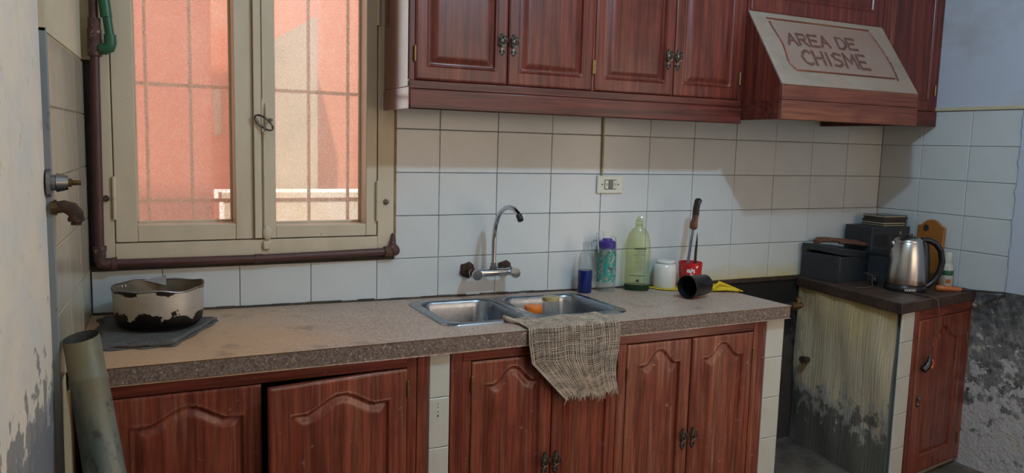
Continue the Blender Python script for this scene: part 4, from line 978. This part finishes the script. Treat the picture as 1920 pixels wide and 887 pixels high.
def lab(x0, x1, z, hh):
    n = 6
    for k in range(n):
        xa, xb = x0 + (x1 - x0) * k / n, x0 + (x1 - x0) * (k + 1) / n
        ya, yb = [-.55 * math.sqrt(max(0, .0496 ** 2 - q * q)) - .0008 for q in (xa, xb)]
        b.add([(xa, ya, z), (xb, yb, z), (xb, yb, z + hh), (xa, ya, z + hh)], [(0, 1, 2, 3)])
lab(-.016, .030, .165, .004); lab(-.004, .026, .157, .0016); lab(-.006, .020, .150, .0012); lab(-.018, .024, .143, .0014); lab(-.030, .030, .060, .0022)
for k in range(9): lab(-.014 + (k % 3) * .003, .014 + (k % 4) * .003, .134 - k * .0065, .0009)
lab(-.006, .006, .036, .010)
b.build('label_print', 'print_dark', t)
# white jar
x, y = .958, -.062
t = thing('ceramic_jar', 'white ceramic jar standing between green bottle and red cup', 'jar', (x, y, zc(x, y) + .0045))
lathe_part(t, 'body', [(0, .001), (.043, 0), (.046, .006), (.046, .082), (.042, .094), (.035, .099)], 'ceramic_white', 36)
lathe_part(t, 'lid', [(.033, .098), (.038, .101), (.038, .107), (.034, .111), (.0, .112)], 'ceramic_white', 36, 40)
MB().tube([(.0365 * math.cos(a_), .0365 * math.sin(a_), .1005) for a_ in [2 * PI * k / 30 for k in range(30)]], .0014, 6, closed=True).build('wire_clasp', 'chrome_dull', t, smooth=60)
# red cup
x, y = 1.048, -.108
CZ = zc(x, y) + .0045
t = thing('cup', 'red plastic cup with white lettering holding two knives', 'cup', (x, y, CZ)); t.scale = (1.14, 1.14, 1.06)
lathe_part(t, 'outside', [(0, .001), (.034, 0), (.036, .004), (.0415, .098), (.042, .100)], 'red_plastic', 36)
lathe_part(t, 'inside', [(.042, .100), (.0395, .098), (.0345, .006), (0, .005)], 'red_plastic', 36)
def stroke(b, pts, wd, R, aoff):
    for (a0, z0), (a1, z1) in zip(pts[:-1], pts[1:]):
        L_ = math.hypot((a1 - a0) * R, z1 - z0) or 1; na, nz = -(z1 - z0) / L_ * wd / 2 / R, (a1 - a0) * R / L_ * wd / 2
        q = []
        for a_, z in ((a0 - na, z0 - nz), (a1 - na, z1 - nz), (a1 + na, z1 + nz), (a0 + na, z0 + nz)):
            z = z + .012
            rz_ = .0362 + (.0415 - .0362) * z / .098 + .0006
            q.append((rz_ * math.cos(a_ + aoff), rz_ * math.sin(a_ + aoff), z))
        b.add(q, [(0, 1, 2, 3)])
b = MB(); AO = -2.50
for pts in ([(.0, .052), (.0, .062), (.08, .064), (.10, .052)], [(.10, .062), (.20, .064), (.20, .052)], [(.30, .048), (.30, .066), (.42, .066), (.42, .057), (.30, .056)], [(.62, .060), (.52, .064), (.56, .057), (.64, .055), (.54, .050)],
            [(.74, .076), (.82, .070), (.90, .078)], [(.0, .036), (.10, .042), (.22, .036)], [(.34, .034), (.34, .046), (.48, .044), (.50, .036), (.34, .034)], [(.60, .042), (.70, .038), (.66, .032)]):
    stroke(b, pts, .0042, .039, AO)
b.build('lettering', 'white_print', t)
# knives standing in the cup
kn = thing('kitchen_knife', 'kitchen knife with dark curved wooden handle upright in the red cup', 'knife', (x - .026, y - .004, CZ + .012), (.04, .085, .25))
b = MB().add([(-.013, -.0008, 0), (.006, -.0008, 0), (.010, -.0008, .24), (-.006, -.0008, .24), (-.013, .0008, 0), (.006, .0008, 0), (.010, .0008, .24), (-.006, .0008, .24)], [(0, 1, 2, 3), (7, 6, 5, 4), (0, 4, 5, 1), (1, 5, 6, 2), (2, 6, 7, 3), (3, 7, 4, 0)])
b.build('blade', 'blade', kn)
MB().tube([(.002, 0, .228), (.002, 0, .236), (.003, 0, .253), (.006, 0, .273), (.006, 0, .293), (.004, 0, .313), (.006, 0, .333), (.012, 0, .346), (.012, 0, .354)], [.012, .0185, .0165, .0135, .0148, .0148, .0148, .0170, .009], 14, squash=.62).build('handle', 'knife_wood', kn, smooth=60)
k2 = thing('kitchen_knife', 'narrow dull steel blade standing point up in the red cup', 'knife', (x + .002, y - .022, CZ + .014), (.02, 0, .45))
MB().add([(-.011, -.001, 0), (.011, -.001, 0), (.010, -.001, .175), (.002, -.001, .212), (-.010, -.001, .150), (-.011, .001, 0), (.011, .001, 0), (.010, .001, .175), (.002, .001, .212), (-.010, .001, .150)],
         [(0, 1, 2, 3, 4), (9, 8, 7, 6, 5), (0, 5, 6, 1), (1, 6, 7, 2), (2, 7, 8, 3), (3, 8, 9, 4), (4, 9, 5, 0)]).build('blade', 'blade_dark', k2)
MB().box(-.012, .012, -.005, .005, -.006, .020).build('handle_end', 'handle_black', k2, bevel=.002)
# black cup lying on its side
x, y = .930, -.290
d_ = Vector((-.965, -.26, 0)).normalized()
bc = thing('cup', 'ribbed black plastic cup lying on its side', 'cup', (x, y, zc(x, y) + .0455))
q = d_.to_track_quat('Z', 'Y'); bc.rotation_mode = 'QUATERNION'; bc.rotation_quaternion = q; bc.scale = (1.18, 1.18, 1.18)
MB().lathe([(0, -.048), (.030, -.048), (.032, -.046), (.0365, .040), (.0380, .042), (.0380, .047), (.036, .048)], 48, wob=lambda r, z, a_, i: (r * (1 + (.018 * (1 if math.sin(24 * a_) > 0 else -1) if i == 2 else 0)), z)).build('outside', 'black_plastic', bc, smooth=40)
MB().lathe([(.036, .048), (.0345, .044), (.030, -.040), (.0, -.040)], 48).build('inside', 'black_plastic', bc, smooth=50)
MB().lathe([(.0, -.030), (.012, -.030), (.013, -.039)], 24).build('hub', 'dark_plastic', bc, smooth=40)
# yellow cloth
yc = thing('yellow_cloth', 'crumpled bright yellow cloth under the jar and cups', 'cloth', (1.03, -.09, zc(1.03, -.09)))
YP = [(.900, -.028), (.890, -.085), (.945, -.140), (1.02, -.155), (1.10, -.215), (1.165, -.255), (1.188, -.225), (1.178, -.150), (1.185, -.10), (1.175, -.055), (1.12, -.022), (1.02, -.012)]
def ycl(u, v):
    n = len(YP); f = u * n; i = int(f) % n; t_ = f - int(f)
    a0, a1 = YP[i], YP[(i + 1) % n]
    cx, cy = 1.04, -.075
    k = v * (1 + (.045 * math.sin(31 * u * 2) if v > .8 else 0))
    px_, py_ = cx + (a0[0] + (a1[0] - a0[0]) * t_ - cx) * k, min(-.006, cy + (a0[1] + (a1[1] - a0[1]) * t_ - cy) * k)
    lift = .0
    if px_ > 1.085 and v > .35: lift = .016 * abs(math.sin(19 * u + 4 * v)) * (1 - .75 * (v > .97))
    return (px_ - 1.03, py_ + .09, .0025 + lift + zc(px_, py_) - zc(1.03, -.09))
MB().grid(ycl, 120, 14).build('sheet', 'yellow_cloth', yc, smooth=70, solid=.0018)
MB().tube([(1.085 - 1.03, -.205 + .09, .014), (1.125 - 1.03, -.195 + .09, .034), (1.165 - 1.03, -.21 + .09, .020), (1.19 - 1.03, -.262 + .09, .008)], [.006, .009, .007, .003], 8, squash=.5).build('rolled_tip', 'yellow_cloth', yc, smooth=80)
# wire loop leaning on the red cup
wl = thing('wire_loop', 'thin bent wire loop beside the red cup', 'wire', (1.0, -.14, zc(1.0, -.14) + .002))
MB().tube([(-.045, -.03, 0), (-.02, -.036, .001), (.02, -.02, .030), (.008, -.010, .055), (-.022, -.012, .068), (-.040, -.016, .082), (-.036, -.018, .098), (-.016, -.016, .104), (.010, -.010, .088), (.032, -.004, .072), (.070, .006, .052), (.105, .0, .020), (.130, -.010, .006)], .0013, 6).build('wire', 'iron_old', wl, smooth=60)

# ------------------------------------------------------------------ things on the corner slab
# black box with raised lid
bb = thing('black_box', 'open black box with tilted lid at the left of the corner slab', 'box', (1.775, -.215, RZ), (0, 0, .10))
w_, d2, h_ = .215, .195, .118
b = MB().box(0, .006, 0, d2, 0, h_).box(w_ - .006, w_, 0, d2, 0, h_).box(.006, w_ - .006, 0, .006, 0, h_ - .004).box(.006, w_ - .006, d2 - .006, d2, 0, h_).box(.006, w_ - .006, .006, d2 - .006, 0, .006)
b.build('body', 'black_box', bb, bevel=.002)
lid = MB().box(-.004, w_ + .004, -.004, d2, 0, .005).box(-.004, 0, -.004, d2, -.018, 0).box(w_, w_ + .004, -.004, d2, -.018, 0).box(0, w_, -.004, 0, -.018, 0).build('lid', 'black_box', bb, bevel=.0015)
lid.location = (0, 0, h_ + .024); lid.rotation_euler = (.05, .10, 0)
ls = thing('leather_strap', 'folded brown leather strap lying on the open black box', 'strap', (1.90, -.09, RZ + .157)); ls.scale = (1.3, 1.2, 1.2)
MB().tube([(-.075, .03, .004), (-.055, .036, .010), (-.03, .03, .011), (.02, .01, .008), (.07, -.015, .004), (.095, -.03, -.004), (.08, -.05, -.002), (.04, -.035, .004), (-.01, -.015, .004)], [.008, .011, .010, .009, .009, .008, .009, .008, .005], 8, squash=1.7).build('strap', 'leather', ls, smooth=70)
# second and third black boxes behind, with disc cases on top
b2 = thing('storage_box', 'tall black box carrying the stack of disc cases', 'box', (2.008, -.180, RZ), (0, 0, -.06))
MB().box(0, .235, 0, .155, 0, .236).build('body', 'black_box', b2, bevel=.003)
MB().box(.02, .10, -.002, .001, .15, .20).build('front_recess', 'dark_plastic', b2)
for k in range(5): MB().box(.168, .180, -.003, .002, .06 + k * .035, .075 + k * .035).build('vent_slot', 'grey_plastic', b2)
b3 = thing('storage_box', 'low black box squeezed between the open box and kettle', 'box', (1.975, -.315, RZ), (0, 0, .12))
MB().box(0, .10, 0, .11, 0, .128).build('body', 'black_box', b3, bevel=.003)
MB().box(-.003, .103, -.003, .113, .120, .136).build('lid', 'dark_plastic', b3, bevel=.002)
zz = RZ + .2365
cds = [('cd_case', 'cd_paper', 'bottom disc case of the stack with cream edge'), ('cd_case', 'cd_paper', 'second disc case from the bottom of the stack'), ('cd_case', 'cd_red', 'middle disc case of the stack'), ('cd_case', 'cd_red', 'fourth disc case of the stack with red spine'), ('cd_case', 'cd_paper', 'topmost black disc case of the stack, shiny lid up')]
for k, (m_, p_, lb) in enumerate(cds):
    t = thing('disc_case', lb, 'disc case', (2.082 + random.uniform(-.004, .004), -.178 + random.uniform(-.004, .004), zz), (0, 0, -.08 + random.uniform(-.06, .06)), 'disc cases stacked in the corner')
    MB().box(0, .142, 0, .125, 0, .0022).box(0, .142, 0, .125, .0075, .0098).box(.136, .142, .003, .125, .002, .008).build('case', m_, t, bevel=.0006)
    MB().box(.002, .134, .003, .122, .0024, .0072).build('insert', p_, t)
    zz += .0101
# kettle
kt = thing('electric_kettle', 'stainless steel electric kettle with black handle on the corner slab', 'kettle', (1.935, -.420, RZ), (0, 0, -.62))
MB().lathe([(0, 0), (.080, 0), (.082, .004), (.081, .018), (.078, .024), (0, .024)], 48).build('base', 'black_plastic', kt, smooth=40)
MB().lathe([(.0755, .024), (.0770, .028), (.0770, .034), (.0755, .080), (.0700, .140), (.0600, .196), (.0560, .205)], 56).build('body', 'kettle_steel', kt, smooth=50)
MB().lathe([(.0565, .203), (.0570, .207), (.0540, .214), (.044, .220), (.020, .223), (0, .223)], 40).build('lid', 'kettle_steel', kt, smooth=50)
MB().lathe([(.0545, .2135), (.030, .226), (.014, .228), (.013, .236), (0, .237)], 30).build('lid_cap', 'black_plastic', kt, smooth=50)
MB().tube([(-.044, 0, .176), (-.056, 0, .190), (-.064, 0, .202)], [.020, .014, .008], 14).build('spout', 'kettle_steel', kt, smooth=60)
MB().tube([(.050, 0, .212), (.075, 0, .214), (.105, 0, .200), (.128, 0, .170), (.137, 0, .125), (.130, 0, .080), (.112, 0, .045), (.090, 0, .024), (.074, 0, .016)], [.012, .013, .0125, .012, .012, .012, .012, .012, .011], 14, squash=1.25).build('handle', 'black_plastic', kt, smooth=60)
MB().tube([(.074, 0, .030), (.074, 0, .110), (.064, 0, .190), (.054, 0, .212)], [.014, .0135, .013, .012], 12, squash=1.3).build('handle_spine', 'black_plastic', kt, smooth=60)
def text(body, size, m, parent, loc, rot, nm, ext=.0003):
    c = bpy.data.curves.new(nm, 'FONT'); c.body = body; c.size = size; c.extrude = ext; c.align_x = 'CENTER'; c.align_y = 'CENTER'
    o = bpy.data.objects.new(nm, c); COL.objects.link(o)
    me = bpy.data.meshes.new_from_object(o); bpy.data.objects.remove(o)
    me.materials.clear(); me.materials.append(MATS[m])
    o = bpy.data.objects.new(nm, me); COL.objects.link(o); o.parent = parent; o.location = loc; o.rotation_euler = rot
    return o
ta = -2.25 + .62
tt = text('oxın', .020, 'white_print', kt, (.0826 * math.cos(ta), .0826 * math.sin(ta), .012), (PI / 2, 0, ta + PI / 2), 'maker_mark')
tt.scale = (1.25, 1, 1)
# bend the mark round the base
for v_ in tt.data.vertices:
    a_ = v_.co.x * 1.25 / .0826; v_.co.z += .0826 * (math.cos(a_) - 1)
# cutting board
cb = thing('cutting_board', 'brown wooden cutting board with rounded top against the right wall', 'cutting board', (2.224, -.305, RZ), (0, .05, 0))
out = [(-.066, 0), (.066, 0), (.066, .248), (.058, .252), (.050, .250), (.040, .262), (.026, .273), (.010, .279), (-.008, .279), (-.026, .273), (-.040, .262), (-.050, .250), (-.058, .252), (-.066, .248)]
MB().prism(out, lambda p, s_: (-.007 + .014 * s_, p[0], p[1])).build('board', 'board_wood', cb, bevel=.003)
MB().prism([(.013 * math.cos(t), .240 + .015 * math.sin(t)) for t in [2 * PI * k / 18 for k in range(18)]], lambda p, s_: (-.0085 + .003 * s_, p[0] + .022, p[1])).build('hanging_hole', 'print_dark', cb)
# plastic bottle behind the kettle handle
sbt = thing('squeeze_bottle', 'whitish plastic bottle with green and orange label behind the kettle handle', 'bottle', (2.182, -.432, RZ + .0005))
MB().lathe([(0, .001), (.023, 0), (.025, .004), (.025, .085), (.020, .100), (.015, .106)], 28).build('shell', 'milky_plastic', sbt, smooth=50)
MB().lathe([(.018, .104), (.0185, .106), (.0165, .146), (.013, .152), (0, .153)], 24).build('cap', 'milky_plastic', sbt, smooth=40)
MB().lathe([(.0253, .052), (.0255, .053), (.0255, .072), (.0253, .073)], 28).build('green_band', 'pipe_green', sbt, smooth=50)
b = MB()
for k in range(9):
    a0 = -2.6 + k * .09; b.add([(.0256 * math.cos(a0), .0256 * math.sin(a0), .018), (.0256 * math.cos(a0 + .09), .0256 * math.sin(a0 + .09), .018), (.0256 * math.cos(a0 + .09), .0256 * math.sin(a0 + .09), .036), (.0256 * math.cos(a0), .0256 * math.sin(a0), .036)], [(0, 1, 2, 3)])
b.build('orange_mark', 'tool_wood', sbt)
# sharpening steel with orange wooden handle
A0, A1 = Vector((2.052, -.490, RZ + .013)), Vector((2.243, -.600, RZ + .0115))
A1 = Vector((2.232, -.660, RZ + .010))
dv = (A1 - A0); dq = dv.to_track_quat('X', 'Z')
tol = thing('hand_tool', 'tool with orange wooden handle and long black shaft by the kettle', 'tool', tuple(A0)); tol.rotation_mode = 'QUATERNION'; tol.rotation_quaternion = dq
MB().tube([(-.012, 0, 0), (-.008, 0, 0), (.03, 0, 0), (.07, 0, 0), (.085, 0, 0)], [.008, .0125, .0120, .0100, .0085], 14).build('handle', 'tool_wood', tol, smooth=50)
MB().tube([(.085, 0, 0), (.092, 0, 0), (.112, 0, 0)], [.0095, .0095, .006], 12).build('ferrule', 'dark_plastic', tol, smooth=40)
MB().tube([(.110, 0, 0), (dv.length, 0, 0)], [.0050, .0038], 10).build('shaft', 'black_plastic', tol, smooth=50)
# kettle cord over the slab edge with its plug
pc = fr(.155, .032, 0)
cord = thing('power_cord', 'brown cord hanging over the slab with black and orange plug', 'cord', (1.87, -.575, RZ + .003))
O_ = Vector((1.87, -.575, RZ + .003))
pth = [Vector((1.885, -.500, RZ + .003)), Vector((1.880, -.545, RZ + .003)), Vector((1.870, -.590, RZ + .004))]
e1 = Vector(fr(.190, .050, .884)); pth += [e1, Vector(fr(.200, .054, .83)), Vector(fr(.205, .046, .76)), Vector(fr(.190, .040, .70)), Vector(fr(.182, .038, .65))]
MB().tube([p - O_ for p in pth], .0028, 8).build('cable', 'cord_brown', cord, smooth=70)
pl = Vector(fr(.165, .036, .612)) - O_
MB().tube([pl + Vector((.018, -.004, .044)), pl + Vector((.014, -.006, .020)), pl + Vector((.004, -.004, .0)), pl + Vector((-.012, .0, -.012))], [.006, .011, .015, .014], 12).build('plug', 'black_plastic', cord, smooth=50)
MB().tube([pl + Vector((.022 + .010 * math.cos(t), -.010, .012 + .016 * math.sin(t))) for t in [2 * PI * k / 16 for k in range(16)]], .0042, 8, closed=True).build('plug_ring', 'plug_orange', cord, smooth=60)
lc = thing('loose_cable', 'tangled dark red cable in front of the black boxes', 'cable', (1.85, -.29, RZ + .003))
MB().tube([(-.11, -.05, 0), (-.06, -.06, .001), (-.01, -.05, .001), (.02, -.02, .012), (.035, -.01, .035), (.02, .005, .048), (.0, .004, .052), (.035, -.008, .040), (.065, -.012, .036)], .0024, 8).build('cable', 'cord_brown', lc, smooth=70)
MB().sphere((.048, -.012, .020), .016, 10, 8, (1, .8, 1)).build('knot', 'dark_plastic', lc, smooth=60)
